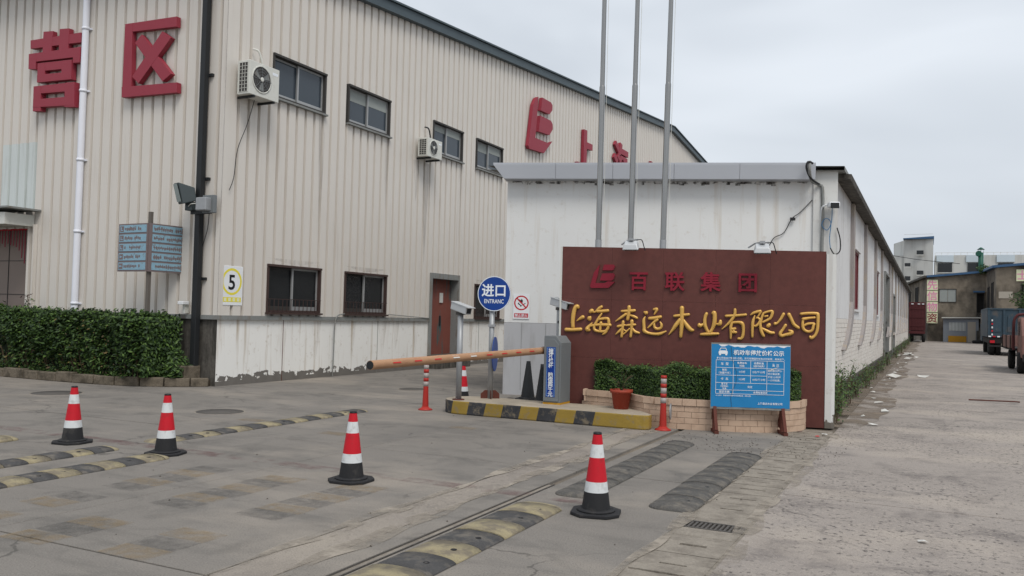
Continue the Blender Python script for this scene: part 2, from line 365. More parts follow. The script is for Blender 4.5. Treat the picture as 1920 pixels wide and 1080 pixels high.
    def text(s, body, size, x=0, z=0, y=0, bold=0.0, ex=0.0, mi=0, align='CENTER', sx=1.0, spacing=1.0):
        c = bpy.data.curves.new('t', 'FONT'); c.body = body; c.size = size; c.offset = bold * size; c.extrude = ex; c.align_x = align; c.resolution_u = 3
        c.space_character = spacing
        o = bpy.data.objects.new('t', c); COL.objects.link(o)
        dg = bpy.context.evaluated_depsgraph_get(); me = o.evaluated_get(dg).to_mesh()
        vs = [(x + v.co.x * sx, y - v.co.z, z + v.co.y - .37 * size) for v in me.vertices]; fs = [tuple(p.vertices) for p in me.polygons]
        s.add(vs, fs, mi); o.to_mesh_clear(); bpy.data.objects.remove(o); bpy.data.curves.remove(c); return s
    def mesh(s, name, mats):
        me = bpy.data.meshes.new(name); me.from_pydata(s.v, [], s.f)
        for m in ([mats] if not isinstance(mats, (list, tuple)) else mats): me.materials.append(MT[m] if isinstance(m, str) else m)
        me.polygons.foreach_set('material_index', s.m); me.polygons.foreach_set('use_smooth', s.sm); me.update(); return me
    def build(s, name, mats, parent=None, fr=None, bevel=0, seg=2):
        o = part(name, s.mesh(name, mats), parent, fr if fr is not None else (W[parent] if parent else F()))
        if bevel:
            b = o.modifiers.new('bevel', 'BEVEL'); b.width = bevel; b.segments = seg; b.limit_method = 'ANGLE'; b.angle_limit = R_(40)
        return o
def B(x0, x1, y0, y1, z0, z1): return MB().box(x0, x1, y0, y1, z0, z1)
def leaves(pts, lo, hi, seedw=(.25, .4, .35)):
    mb = MB()
    for p, nrm in pts:
        n = (Vector(nrm) + Vector((random.gauss(0, .55), random.gauss(0, .55), random.gauss(0, .45) + .25))).normalized()
        t = n.orthogonal().normalized(); t.rotate(Matrix.Rotation(random.random() * 6.28, 3, n)); b = n.cross(t)
        l = random.uniform(lo, hi); w = l * random.uniform(.36, .5); p = Vector(p)
        k = random.random(); mi = 0 if k < seedw[0] else (1 if k < seedw[0] + seedw[1] else 2)
        mb.v += [tuple(p - t * l / 2), tuple(p + b * w / 2 + n * l * .06), tuple(p + t * l / 2), tuple(p - b * w / 2 + n * l * .06)]
        o = len(mb.v) - 4; mb.f.append((o, o + 1, o + 2, o + 3)); mb.m.append(mi); mb.sm.append(False)
    return mb

# outlines of the raised characters, metres in the plane of their wall
GOLD = [
     [[(-3.911, 1.789, 0.022), (-3.926, 1.814, 0.029), (-3.966, 1.782, 0.031), (-3.991, 1.671, 0.033), (-3.999, 1.566, 0.031), (-3.994, 1.461, 0.028)], [(-4.111, 1.417, 0.029), (-3.999, 1.417, 0.027), (-3.858, 1.43, 0.027)], [(-3.828, 1.634, 0.031), (-3.874, 1.61, 0.022), (-3.932, 1.567, 0.007)]] ,
     [[(-3.707, 1.724, 0.027), (-3.678, 1.742, 0.033), (-3.643, 1.72, 0.013), (-3.608, 1.738, 0.016), (-3.563, 1.785, 0.022), (-3.517, 1.815, 0.022)], [(-3.596, 1.738, 0.024), (-3.515, 1.74, 0.024), (-3.411, 1.752, 0.024)], [(-3.728, 1.608, 0.029), (-3.716, 1.631, 0.031), (-3.716, 1.596, 0.027)], [(-3.673, 1.54, 0.009), (-3.736, 1.468, 0.027), (-3.747, 1.433, 0.038), (-3.717, 1.42, 0.022)], [(-3.514, 1.7, 0.013), (-3.559, 1.635, 0.018), (-3.604, 1.553, 0.02), (-3.637, 1.483, 0.02), (-3.624, 1.425, 0.022), (-3.554, 1.404, 0.02), (-3.462, 1.407, 0.02), (-3.416, 1.443, 0.022), (-3.395, 1.513, 0.022), (-3.396, 1.582, 0.024), (-3.42, 1.621, 0.022), (-3.512, 1.613, 0.02), (-3.57, 1.6, 0.016)], [(-3.707, 1.487, 0.016), (-3.626, 1.506, 0.02), (-3.51, 1.515, 0.022), (-3.371, 1.513, 0.027)], [(-3.523, 1.549, 0.024), (-3.533, 1.486, 0.02), (-3.537, 1.416, 0.02)], [(-3.416, 1.443, 0.02), (-3.449, 1.385, 0.02), (-3.495, 1.354, 0.009)]] ,
     [[(-3.063, 1.825, 0.027), (-3.066, 1.728, 0.027), (-3.084, 1.613, 0.024)], [(-3.187, 1.748, 0.016), (-3.078, 1.753, 0.024), (-2.97, 1.764, 0.022)], [(-3.111, 1.704, 0.02), (-3.19, 1.644, 0.02), (-3.281, 1.579, 0.007)], [(-3.043, 1.683, 0.013), (-2.985, 1.667, 0.02), (-2.928, 1.64, 0.018)], [(-3.155, 1.577, 0.022), (-3.164, 1.473, 0.022), (-3.178, 1.324, 0.02)], [(-3.244, 1.494, 0.02), (-3.165, 1.513, 0.02), (-3.119, 1.52, 0.011)], [(-3.175, 1.461, 0.016), (-3.22, 1.414, 0.02), (-3.276, 1.361, 0.007)], [(-3.164, 1.462, 0.01), (-3.106, 1.423, 0.01), (-3.049, 1.465, 0.01)], [(-3.161, 1.359, 0.009), (-3.105, 1.406, 0.011), (-3.049, 1.465, 0.011)], [(-3.012, 1.592, 0.027), (-3.015, 1.477, 0.022), (-3.029, 1.329, 0.02)], [(-3.107, 1.515, 0.013), (-3.016, 1.525, 0.022), (-2.954, 1.531, 0.016)], [(-2.998, 1.467, 0.013), (-2.957, 1.416, 0.022), (-2.889, 1.396, 0.016)]] ,
     [[(-2.814, 1.745, 0.013), (-2.782, 1.729, 0.033)], [(-2.798, 1.666, 0.009), (-2.819, 1.608, 0.022), (-2.811, 1.483, 0.024), (-2.805, 1.432, 0.029), (-2.742, 1.4, 0.022), (-2.64, 1.386, 0.022), (-2.551, 1.394, 0.024), (-2.456, 1.437, 0.011)], [(-2.659, 1.789, 0.018), (-2.609, 1.796, 0.022), (-2.625, 1.75, 0.018), (-2.652, 1.709, 0.009)], [(-2.73, 1.639, 0.024), (-2.645, 1.647, 0.027), (-2.545, 1.67, 0.024)], [(-2.6, 1.625, 0.024), (-2.666, 1.567, 0.02), (-2.749, 1.485, 0.011)], [(-2.649, 1.562, 0.016), (-2.642, 1.499, 0.02), (-2.597, 1.472, 0.022), (-2.541, 1.491, 0.02), (-2.531, 1.542, 0.02), (-2.554, 1.587, 0.009)]] ,
     [[(-2.208, 1.827, 0.033), (-2.206, 1.715, 0.031), (-2.208, 1.523, 0.031), (-2.218, 1.354, 0.022)], [(-2.327, 1.689, 0.02), (-2.222, 1.703, 0.022), (-2.095, 1.72, 0.02)], [(-2.232, 1.635, 0.027), (-2.297, 1.543, 0.031), (-2.351, 1.462, 0.022), (-2.411, 1.382, 0.007)], [(-2.177, 1.625, 0.018), (-2.12, 1.537, 0.031), (-2.063, 1.476, 0.031), (-2.025, 1.466, 0.022)]] ,
     [[(-1.816, 1.741, 0.024), (-1.839, 1.668, 0.024), (-1.84, 1.567, 0.027), (-1.811, 1.489, 0.024), (-1.778, 1.434, 0.022)], [(-1.723, 1.747, 0.018), (-1.696, 1.761, 0.029), (-1.686, 1.694, 0.031), (-1.693, 1.582, 0.031), (-1.719, 1.503, 0.024), (-1.756, 1.435, 0.024)], [(-1.897, 1.403, 0.02), (-1.777, 1.412, 0.027), (-1.625, 1.422, 0.018)], [(-1.928, 1.564, 0.024), (-1.916, 1.542, 0.031), (-1.862, 1.572, 0.013)], [(-1.596, 1.629, 0.022), (-1.606, 1.579, 0.029), (-1.661, 1.577, 0.011)]] ,
     [[(-1.373, 1.819, 0.02), (-1.377, 1.735, 0.022), (-1.434, 1.634, 0.022), (-1.498, 1.565, 0.016), (-1.572, 1.496, 0.007)], [(-1.511, 1.71, 0.02), (-1.371, 1.719, 0.02), (-1.2, 1.739, 0.018)], [(-1.412, 1.606, 0.018), (-1.433, 1.545, 0.022), (-1.431, 1.456, 0.02), (-1.432, 1.35, 0.013)], [(-1.412, 1.606, 0.018), (-1.327, 1.614, 0.02), (-1.262, 1.599, 0.027), (-1.239, 1.528, 0.022), (-1.243, 1.417, 0.022), (-1.269, 1.356, 0.022), (-1.312, 1.354, 0.02)], [(-1.421, 1.501, 0.022), (-1.362, 1.513, 0.018)], [(-1.41, 1.451, 0.02), (-1.351, 1.453, 0.02)], [(-1.391, 1.501, 0.017), (-1.388, 1.457, 0.02)]] ,
     [[(-1.131, 1.736, 0.009), (-1.083, 1.77, 0.02), (-0.988, 1.8, 0.02), (-0.983, 1.778, 0.016), (-1.019, 1.711, 0.011), (-1.045, 1.683, 0.007)], [(-1.067, 1.726, 0.009), (-1.094, 1.632, 0.022), (-1.1, 1.51, 0.02), (-1.099, 1.388, 0.016)], [(-1.04, 1.699, 0.011), (-0.986, 1.668, 0.018), (-1.001, 1.612, 0.018), (-1.048, 1.561, 0.018), (-1.075, 1.571, 0.011)], [(-0.935, 1.768, 0.016), (-0.882, 1.791, 0.016), (-0.809, 1.804, 0.02), (-0.8, 1.766, 0.022), (-0.828, 1.694, 0.02), (-0.88, 1.659, 0.018), (-0.943, 1.625, 0.016)], [(-0.935, 1.768, 0.016), (-0.955, 1.712, 0.018), (-0.98, 1.602, 0.02), (-0.968, 1.503, 0.024), (-0.945, 1.437, 0.024), (-0.924, 1.405, 0.02)], [(-0.913, 1.719, 0.014), (-0.871, 1.726, 0.014)], [(-0.958, 1.531, 0.013), (-0.888, 1.494, 0.022), (-0.824, 1.463, 0.024), (-0.772, 1.462, 0.02)], [(-0.863, 1.566, 0.029), (-0.842, 1.589, 0.027)]] ,
     [[(-0.629, 1.765, 0.022), (-0.67, 1.687, 0.02), (-0.722, 1.62, 0.016), (-0.758, 1.608, 0.024)], [(-0.551, 1.761, 0.027), (-0.514, 1.691, 0.024), (-0.471, 1.604, 0.024), (-0.402, 1.552, 0.022)], [(-0.596, 1.59, 0.022), (-0.636, 1.523, 0.02), (-0.677, 1.456, 0.024), (-0.656, 1.419, 0.024), (-0.593, 1.437, 0.022), (-0.521, 1.456, 0.027), (-0.5, 1.484, 0.027), (-0.547, 1.509, 0.013)]] ,
     [[(-0.369, 1.771, 0.02), (-0.266, 1.784, 0.02), (-0.132, 1.782, 0.022), (-0.116, 1.755, 0.024), (-0.115, 1.647, 0.022), (-0.123, 1.527, 0.022), (-0.158, 1.439, 0.02), (-0.209, 1.4, 0.024), (-0.23, 1.421, 0.016)], [(-0.337, 1.69, 0.024), (-0.255, 1.708, 0.018), (-0.162, 1.719, 0.016)], [(-0.337, 1.684, 0.016), (-0.341, 1.608, 0.02), (-0.324, 1.532, 0.022), (-0.262, 1.496, 0.02), (-0.2, 1.52, 0.02), (-0.181, 1.591, 0.02), (-0.171, 1.624, 0.016), (-0.264, 1.619, 0.018), (-0.315, 1.592, 0.016)]] ,
]
LOGO_SIGN = [[(-3.565, 2.515), (-3.659, 2.382), (-3.719, 2.156), (-3.704, 2.123), (-3.412, 2.128), (-3.306, 2.23), (-3.426, 2.24), (-3.474, 2.208), (-3.631, 2.206), (-3.593, 2.346)], [(-3.492, 2.516), (-3.331, 2.518), (-3.307, 2.489), (-3.329, 2.434), (-3.353, 2.421), (-3.517, 2.42)], [(-3.521, 2.366), (-3.328, 2.374), (-3.308, 2.338), (-3.326, 2.278), (-3.359, 2.249), (-3.557, 2.25)]]
LOGO_WALL = [[(28.482, 9.749), (28.29, 9.665), (28.042, 9.365), (27.701, 7.787), (27.793, 7.688), (29.085, 7.755), (29.856, 8.346), (29.509, 8.209), (28.289, 8.178)], [(28.825, 9.806), (29.623, 9.814), (29.792, 9.737), (29.784, 9.541), (29.509, 9.324), (28.717, 9.298)], [(28.684, 9.094), (29.665, 9.108), (29.836, 9.009), (29.857, 8.819), (29.556, 8.534), (28.558, 8.474)]]
YING = [[(-19.458, 7.94), (-17.657, 7.91), (-17.643, 7.681), (-19.445, 7.737)], [(-18.988, 8.092), (-18.639, 8.064), (-18.679, 7.559), (-18.993, 7.579)], [(-18.403, 8.082), (-18.063, 8.055), (-18.074, 7.553), (-18.403, 7.559)], [(-19.486, 7.609), (-17.637, 7.571), (-17.637, 7.347), (-19.472, 7.407)], [(-19.486, 7.609), (-19.214, 7.604), (-19.209, 7.217), (-19.476, 7.245)], [(-17.895, 7.517), (-17.647, 7.513), (-17.651, 7.209), (-17.877, 7.218)], [(-19.134, 7.344), (-17.919, 7.3), (-17.907, 7.105), (-19.131, 7.151)], [(-19.134, 7.344), (-18.866, 7.334), (-18.852, 6.886), (-19.118, 6.887)], [(-18.269, 7.314), (-17.919, 7.3), (-17.9, 6.839), (-18.25, 6.852)], [(-19.125, 7.064), (-17.911, 7.018), (-17.9, 6.839), (-19.123, 6.881)], [(-19.23, 6.795), (-17.77, 6.761), (-17.758, 6.56), (-19.228, 6.614)], [(-19.23, 6.795), (-18.966, 6.789), (-18.937, 6.186), (-19.22, 6.196)], [(-18.109, 6.772), (-17.77, 6.761), (-17.744, 6.183), (-18.088, 6.203)], [(-19.219, 6.479), (-17.759, 6.427), (-17.747, 6.223), (-19.216, 6.292)]]
QU = [[(-16.189, 7.914), (-14.592, 7.876), (-14.589, 7.658), (-16.178, 7.726)], [(-16.189, 7.914), (-15.954, 7.908), (-15.904, 6.249), (-16.202, 6.264)], [(-16.215, 6.497), (-14.505, 6.434), (-14.502, 6.217), (-16.202, 6.264)], [(-15.644, 7.609), (-14.695, 6.641), (-14.948, 6.501), (-15.844, 7.445)], [(-15.006, 7.6), (-14.736, 7.43), (-15.688, 6.526), (-15.887, 6.704)]]

# ------------------------------------------------------------------ the ground
ground = tag(B(-300, 300, -60, 600, -.08, -.03).build('ground', 'earth'), kind='structure')
def slab(x0, x1, y0, y1, mat, parent, g=.006, name='concrete_slab', z=0.0, gy=.011):
    z = z + random.uniform(-.0015, .0015)
    gy = gy if name != 'drain_cover' else g
    return B(x0 + g, x1 - g, y0 + gy, y1 - gy, z - .06, z).build(name, mat, parent, bevel=.004, seg=1)
forecourt = tag(B(-42, -1.26, -14, 60, -.078, -.028).build('forecourt', 'earth'), kind='structure')
xs = [-42, -20, -13.2, -9.6, -6.1, -3.98]; ys = [-14, -5.2, -.6, 3.93, 8.5, 13.07, 20, 28, 40, 60]
for i in range(len(xs) - 1):
    for j in range(len(ys) - 1): slab(xs[i], xs[i + 1], ys[j], ys[j + 1], 'concrete', forecourt)
for j in range(len(ys) - 1):
    a, b = ys[j], ys[j + 1]
    if a >= 13: continue
    slab(-3.975, -3.62, a, b, 'concrete2', forecourt); slab(-3.615, -3.345, a, b, 'concrete', forecourt)
    slab(-3.26, -1.79, a, b, 'concrete', forecourt)
slab(-3.975, -1.79, 13.07, 16.5, 'concrete2', forecourt)
# drain run with precast covers, slots and an iron grate
y = -2.0; k = 0
while y < 13.4:
    L_ = random.choice((.48, .5, .52)); z = random.uniform(-.006, .0)
    if 6.55 < y + L_ / 2 < 7.05:
        m = MB().box(-1.78, -1.735, 6.74, 6.98, -.05, .002).box(-1.325, -1.28, 6.74, 6.98, -.05, .002).box(-1.735, -1.325, 6.74, 6.76, -.05, .002).box(-1.735, -1.325, 6.96, 6.98, -.05, .002)
        gr = m.build('drain_grate', 'manhole', forecourt)
        for q in range(11): B(-1.72 + q * .036, -1.703 + q * .036, 6.762, 6.958, -.04, -.001).build('grate_bar', 'manhole', gr)
        slab(-1.78, -1.28, 6.48, 6.735, 'drain', forecourt, .004, 'drain_cover'); slab(-1.78, -1.28, 6.985, 7.3, 'drain', forecourt, .004, 'drain_cover'); y = 7.3; continue
    if 5.9 < y < 6.48: L_ = 6.48 - y
    g = random.choice((.004, .004, .012, .03)); x0, x1 = -1.775, -1.285; cy = y + L_ / 2 + random.uniform(-.04, .04)
    sx, sw = random.uniform(.09, .13), random.uniform(.012, .026)
    m = MB().box(x0, x1, y + g, cy - sw, -.05, z).box(x0, x1, cy + sw, y + L_ - g, -.05, z).box(x0, -1.53 - sx, cy - sw, cy + sw, -.05, z).box(-1.53 + sx, x1, cy - sw, cy + sw, -.05, z)
    m.build('drain_cover', 'drain', forecourt); y += L_
for x0, x1 in ((-1.795, -1.772), (-1.288, -1.255)): B(x0, x1, -2, 13.4, -.03, -.007).build('joint_filler', 'drain', forecourt)
for x, w_ in ((-1.80, .09), (-1.26, .13), (-3.62, .14), (-3.98, .12)):
    m = MB(); n_ = 70
    for i in range(n_ + 1):
        yy = 3.5 + i * 10.0 / n_; m.v += [(x - w_ * (.5 + .3 * math.sin(yy * 2.1 + x) + .2 * math.sin(yy * 5.7)), yy, .0045), (x + w_ * (.5 + .3 * math.sin(yy * 1.7 + 2 * x) + .2 * math.sin(yy * 6.3 + 1)), yy, .0045)]
    m.f = [(2 * i, 2 * i + 1, 2 * i + 3, 2 * i + 2) for i in range(n_)]; m.m = [0] * n_; m.sm = [False] * n_
    m.build('dust_film', 'dust', forecourt)
# sliding-gate track
t = thing('gate_track', 'narrow steel gate track sunk in the concrete between the speed bumps', 'gate track', F(-3.302, 0, 0))
B(-.04, .04, -6, 7.7, -.028, -.008).build('channel', 'drain', t)
for s_ in (-1, 1): B(s_ * .034 - .005, s_ * .034 + .005, -6, 7.7, -.012, .003).build('rail_lip', 'manhole', t)
# road to the right
road = tag(B(-1.27, 40, -14, 150, -.079, -.029).build('road', 'earth'), kind='structure')
ys = [-14, -6.8, -1.7, 3.4, 8.5, 13.6] + [18.7 + 6 * i for i in range(17)]
for j in range(len(ys) - 1):
    slab(-1.265, 3.3, ys[j], ys[j + 1], 'road', road, .006, 'road_slab'); slab(3.3, 12, ys[j], ys[j + 1], 'road', road, .006, 'road_slab')
# strip of dirt along the workshop, thin film over the road and earth
m = MB(); N = 300
for i in range(N + 1):
    yy = 14.3 + i * .25; e = -.72 + .12 * math.sin(yy * .45) + .07 * math.sin(yy * 1.3 + 1) + .03 * math.sin(yy * 4.1) - .35 * max(0, 1 - (yy - 14.3) / 3)
    m.v += [(-1.76, yy, .006), (e, yy, .006)]
m.f = [(2 * i, 2 * i + 1, 2 * i + 3, 2 * i + 2) for i in range(N)]; m.m = [0] * N; m.sm = [False] * N
tag(m.build('dirt_verge', 'dirt'), kind='structure')
verge = tag(B(-1.9, -1.268, 16.5, 100, -.05, -.001).build('earth_verge', 'earth'), kind='structure')
# faded paint left by older bumps
def mark(x, y, c, w=.44, l=.25, rot=0):
    h = random.uniform(-.02, .02)
    MB().add([(-w / 2, -l / 2 + h, 0), (w / 2, -l / 2, 0), (w / 2, l / 2, 0), (-w / 2, l / 2 + h, 0)], [(0, 1, 2, 3)]).build('paint_mark', c, forecourt, F(x, y, .004, rot))
for x, y0, n, skip in ((-6.52, 4.2, 10, (1, 4)), (-5.62, 3.96, 11, (3, 4)), (-4.74, 4.05, 11, (3, 4)), (-3.9 - .9 * 0 + 9, 0, 0, ())):
    for i in range(n):
        if i in skip: continue
        mark(x + random.uniform(-.02, .02), y0 + i * .25, ('py', 'pd')[i % 2], .44, .245)
for i, (x, y) in enumerate(((-7.1, 9.2), (-8.9, 9.6), (-6.0, 10.7))): mark(x, y, 'py', .4, .24)
MB().add([(-16, -.12, 0), (-2.6, -.10, 0), (-2.6, .10, 0), (-16, .12, 0)], [(0, 1, 2, 3)]).build('paint_line', 'pred', forecourt, F(0, 7.12, .004))
# manhole covers
for x, y, r, lb in ((-14.3, 10.35, .42, 'round manhole cover nearest the long kerb of the hedge'), (-10.0, 10.05, .36, 'round manhole cover in the lane behind the second cone'), (-9.85, 15.4, .3, 'small round manhole cover beyond the barrier arm')):
    t = thing('manhole_cover', lb, 'manhole cover', F(x, y, 0), 'manhole covers in the forecourt')
    m = MB().lathe([(r + .03, -.01), (r + .03, .003), (r + .004, .004), (r, -.004)], 32, caps=False); m.build('rim', 'drain', t)
    MB().lathe([(r, -.02), (r, .0045), (.001, .006)], 32).build('lid', 'manhole', t)

# ------------------------------------------------------------------ factory
fac = thing('factory_building', 'large cream corrugated metal factory with gabled side wall', 'building', F(-13.25, 13.15, 0))
FA, FB = F(-13.25, 0, 0, 90), F(0, 13.15, 0, 0)
RIDGE = 47.0
def ztA(x): return 9.34 + (x - 13.15) * .0893 if x < RIDGE else 12.36 - (x - RIDGE) * .0893
winU = [(14.53, 16.40, 6.39, 7.38), (17.28, 19.15, 6.39, 7.38), (21.38, 23.18, 6.38, 7.35), (24.08, 25.97, 6.38, 7.35)]
winL = [(14.57, 16.43, 1.56, 2.64), (17.36, 19.22, 1.56, 2.63), (24.20, 26.01, 1.5, 2.61)]
door = (21.45, 23.15, .0, 2.82)
def cladding(parent, fr, x0, x1, pitch, zt, z0, ops, per=3, mat='clad', patch=None):
    n = int(round((x1 - x0) / pitch))
    for gidx in range(0, n, per):
        mb = MB(); xa, xb = x0 + gidx * pitch, x0 + min(n, gidx + per) * pitch; P = []
        for i in range(gidx, min(n, gidx + per)):
            a = x0 + i * pitch; P += [(a, 0), (a + pitch - .088, 0), (a + pitch - .077, .075), (a + pitch - .011, .075)]
        P.append((xb, 0)); X = sorted(set([p[0] for p in P] + [e for o in ops for e in o[:2] if xa < e < xb]))
        def yat(x):
            for (a, ya), (b, yb) in zip(P, P[1:]):
                if a <= x <= b + 1e-9: return ya + (yb - ya) * ((x - a) / (b - a) if b > a else 0)
            return 0
        for a, b in zip(X, X[1:]):
            mid = (a + b) / 2; iv = [(z0, None)]
            for o in ops:
                if o[0] < mid < o[1]:
                    new = []
                    for lo, hi in iv:
                        if hi is None or hi > o[2]:
                            if o[2] > lo: new.append((lo, o[2]))
                            if hi is None or o[3] < hi: new.append((max(lo, o[3]), hi))
                        else: new.append((lo, hi))
                    iv = new
            for lo, hi in iv:
                za, zb = (zt(a), zt(b)) if hi is None else (hi, hi); cuts = [(lo, za, zb, 0)]
                if patch and patch[0] < mid < patch[1] and lo <= patch[2] and za > patch[3]: cuts = [(lo, patch[2], patch[2], 0), (patch[2], patch[3], patch[3], 1), (patch[3], za, zb, 0)]
                for l2, t1, t2, mi in cuts: mb.add([(a, yat(a), l2), (b, yat(b), l2), (b, yat(b), t2), (a, yat(a), t1)], [(0, 1, 2, 3)], mi)
        if mb.f: mb.build('cladding_sheet', [mat, 'skylight'], parent, fr)
cladding(fac, FA, 13.27, 56.05, .31, ztA, 1.47, winU + winL + [door])
tag(MB().add([(56.05, 0, 1.4), (81, 0, 1.4), (81, 0, ztA(81)), (56.05, 0, ztA(56.05))], [(0, 1, 2, 3)]).build('far_cladding', 'clad', fac, FA))
cladding(fac, FB, -27.04, -13.37, .325, lambda x: 9.3, 1.47, [(-27.2, -19.38, 0, 3.42)], patch=(-20.57, -19.19, 3.86, 5.5))
m = MB().box(-.02, .12, -.135, -.02, 1.47, 9.34); m.v = [(x - 13.25 - .02 + .02, y + 13.15 + .13, z) for x, y, z in m.v]
B(-13.37, -13.235, -.015, .0, 1.47, 9.32).build('corner_trim', 'clad', fac, FB); B(13.135, 13.27, -.015, .0, 1.47, 9.34).build('corner_trim', 'clad', fac, FA)
# masonry base
m = MB().box(13.172, 21.45, .02, .3, 0, 1.385).box(23.15, 81, .02, .3, 0, 1.385); m.build('base_wall', 'whitewall', fac, FA)
for x in (15.18, 18.9, 24.6): B(x, x + .014, .014, .05, 0, 1.384).build('wall_seam', 'rust' if x == 15.18 else 'trim_grey', fac, FA)
m = MB().box(-19.38, -13.272, .02, .3, 0, 1.385); m.build('base_wall', 'darkwall', fac, FB)
B(13.12, 21.40, -.045, .06, 1.385, 1.475).build('flashing', 'trim_grey', fac, FA); B(23.2, 81, -.045, .06, 1.385, 1.475).build('flashing', 'trim_grey', fac, FA)
B(-19.3, -13.21, -.046, .06, 1.386, 1.476).build('flashing', 'trim_grey', fac, FB)
# roof
P = [(12.6, ztA(12.6)), (RIDGE, 12.36), (81.5, ztA(81.5))]
m = MB()
for (a, za), (b, zb) in zip(P, P[1:]): m.add([(a, -.18, za - .12), (b, -.18, zb - .12), (b, -.18, zb + .14), (a, -.18, za + .14), (a, .1, za - .12), (b, .1, zb - .12), (b, .1, zb + .14), (a, .1, za + .14)], [(0, 1, 2, 3), (7, 6, 5, 4), (3, 2, 6, 7), (4, 5, 1, 0), (0, 3, 7, 4), (2, 1, 5, 6)])
m.build('gable_trim', 'roof', fac, FA)
m = MB()
for (a, za), (b, zb) in zip(P, P[1:]): m.add([(a, -.24, za + .15), (b, -.24, zb + .15), (b, -.24, zb + .20), (a, -.24, za + .20), (a, 40, za + .15), (b, 40, zb + .15), (b, 40, zb + .20), (a, 40, za + .20)], [(0, 1, 2, 3), (7, 6, 5, 4), (3, 2, 6, 7), (4, 5, 1, 0)])
m.build('roof', 'roof', fac, FA)
B(13.3, 81, .31, .36, 0, 9).build('light_blocker', 'darkhole', fac, FA); B(-27, -13.62, .42, .47, 0, 9).build('light_blocker', 'darkhole', fac, FB)  # unseen dark sheets added behind both walls to block light
# windows
def window(fr, x0, x1, z0, z1, low=False, blind=0, par=None, fm='darkframe'):
    par = par or fac
    fm = 'rustframe' if low else fm; a = .05
    w = MB().box(x0, x1, -.03, .15, z0, z0 + a).box(x0, x1, -.05, .15, z1 - a, z1).box(x0, x0 + a, -.03, .149, z0 + a, z1 - a).box(x1 - a, x1, -.03, .149, z0 + a, z1 - a).build('window', fm, par, fr)
    xm = (x0 + x1) / 2
    for q, (u0, u1, yy) in enumerate(((x0 + a, xm + .03, .10), (xm - .03, x1 - a, .05))):
        s = MB(); b = .045; za, zb = z0 + a, z1 - a
        s.box(u0, u1, yy, yy + .04, za, za + .09).box(u0, u1, yy, yy + .04, zb - b, zb).box(u0, u0 + b, yy + .001, yy + .039, za + .09, zb - b).box(u1 - b, u1, yy + .001, yy + .039, za + .09, zb - b)
        s.build('sash', 'darkframe' if (low and q == 0) else 'alu', w, fr)
        B(u0 + b, u1 - b, yy + .015, yy + .022, za + .09, zb - b).build('pane', 'glass2' if low else 'glass', w, fr)
        if blind: B(u0 + b + .01, u1 - b - .01, yy + .008, yy + .012, zb - b - blind * random.uniform(.8, 1.2), zb - b).build('blind', 'blind', w, fr)
    B(x0 - .02, x1 + .02, -.09, .03, z0 - .045, z0 - .004).build('sill', 'rustframe' if low else 'trim_grey', w, fr)
    if low:
        for i in range(13):
            x = x0 + .08 + i * (x1 - x0 - .16) / 12; MB().bar((x, -.04, z0 + .02), (x, -.04, z0 + .3), .012).build('guard_bar', 'rustframe', w, fr)
        MB().bar((x0, -.04, z0 + .3), (x1, -.04, z0 + .3), .012).build('guard_rail', 'rustframe', w, fr)
    return w
for i, o in enumerate(winU): window(FA, *o, blind=(0, .3, .16, .24)[i])
for o in winL: window(FA, *o, low=True)
# run-off streaks below the upper windows, on the sheets and on the masonry
def streak(x0, x1, z0, z1, mat='streak', y=-.004): MB().add([(x0 * .5 + x1 * .5, y, z0), (x1 - (x1 - x0) * .35, y, z0 + (z1 - z0) * .2), (x1, y, z1), (x0, y, z1), (x0 + (x1 - x0) * .3, y, z0 + (z1 - z0) * .35)], [(0, 1, 2, 3, 4)]).build('stain', mat, fac, FA)
for x0, x1, z0, z1 in winU:
    streak(x1 - .22, x1 + .03, 2.9 + random.uniform(0, 1.6), z0 - .05)
streak(20.9, 21.25, 3.0, 6.0); streak(20.4, 20.7, 4.8, 6.0)
for x0, x1, z0, z1 in winL: streak(x0, x1, z1 + .02, z1 + .14); streak(x1 - .3, x1 + .1, .35, 1.38, 'rusty', .012)
for x in (15.0, 17.6, 19.6, 20.6, 23.9): streak(x, x + .35, random.uniform(.3, .7), 1.38, 'rusty', .016)
# door
x0, x1, z0, z1 = door
m = MB().box(x0, x0 + .08, -.06, .3, .38, z1).box(x1 - .08, x1, -.06, .3, .38, z1).box(x0 + .08, x1 - .08, -.06, .3, z1 - .16, z1)
d = m.build('door_frame', 'trim_grey', fac, FA)
B(x0 + .08, x1 - .08, .2, .25, .38, z1 - .16).build('door_leaf', 'door', d, FA); B(x0 + .92, x0 + .98, .17, .21, 1.25, 1.55).build('handle', 'black', d, FA)
B(x0 + .9, x0 + 1.08, .17, .198, 1.95, 2.25).build('notice', 'paper', d, FA)
B(x0 - .1, x1 + .1, -.45, .3, 0, .2).build('step', 'darkwall', fac, FA); B(x0, x1, -.2, .3, .2, .38).build('step', 'darkwall', fac, FA)
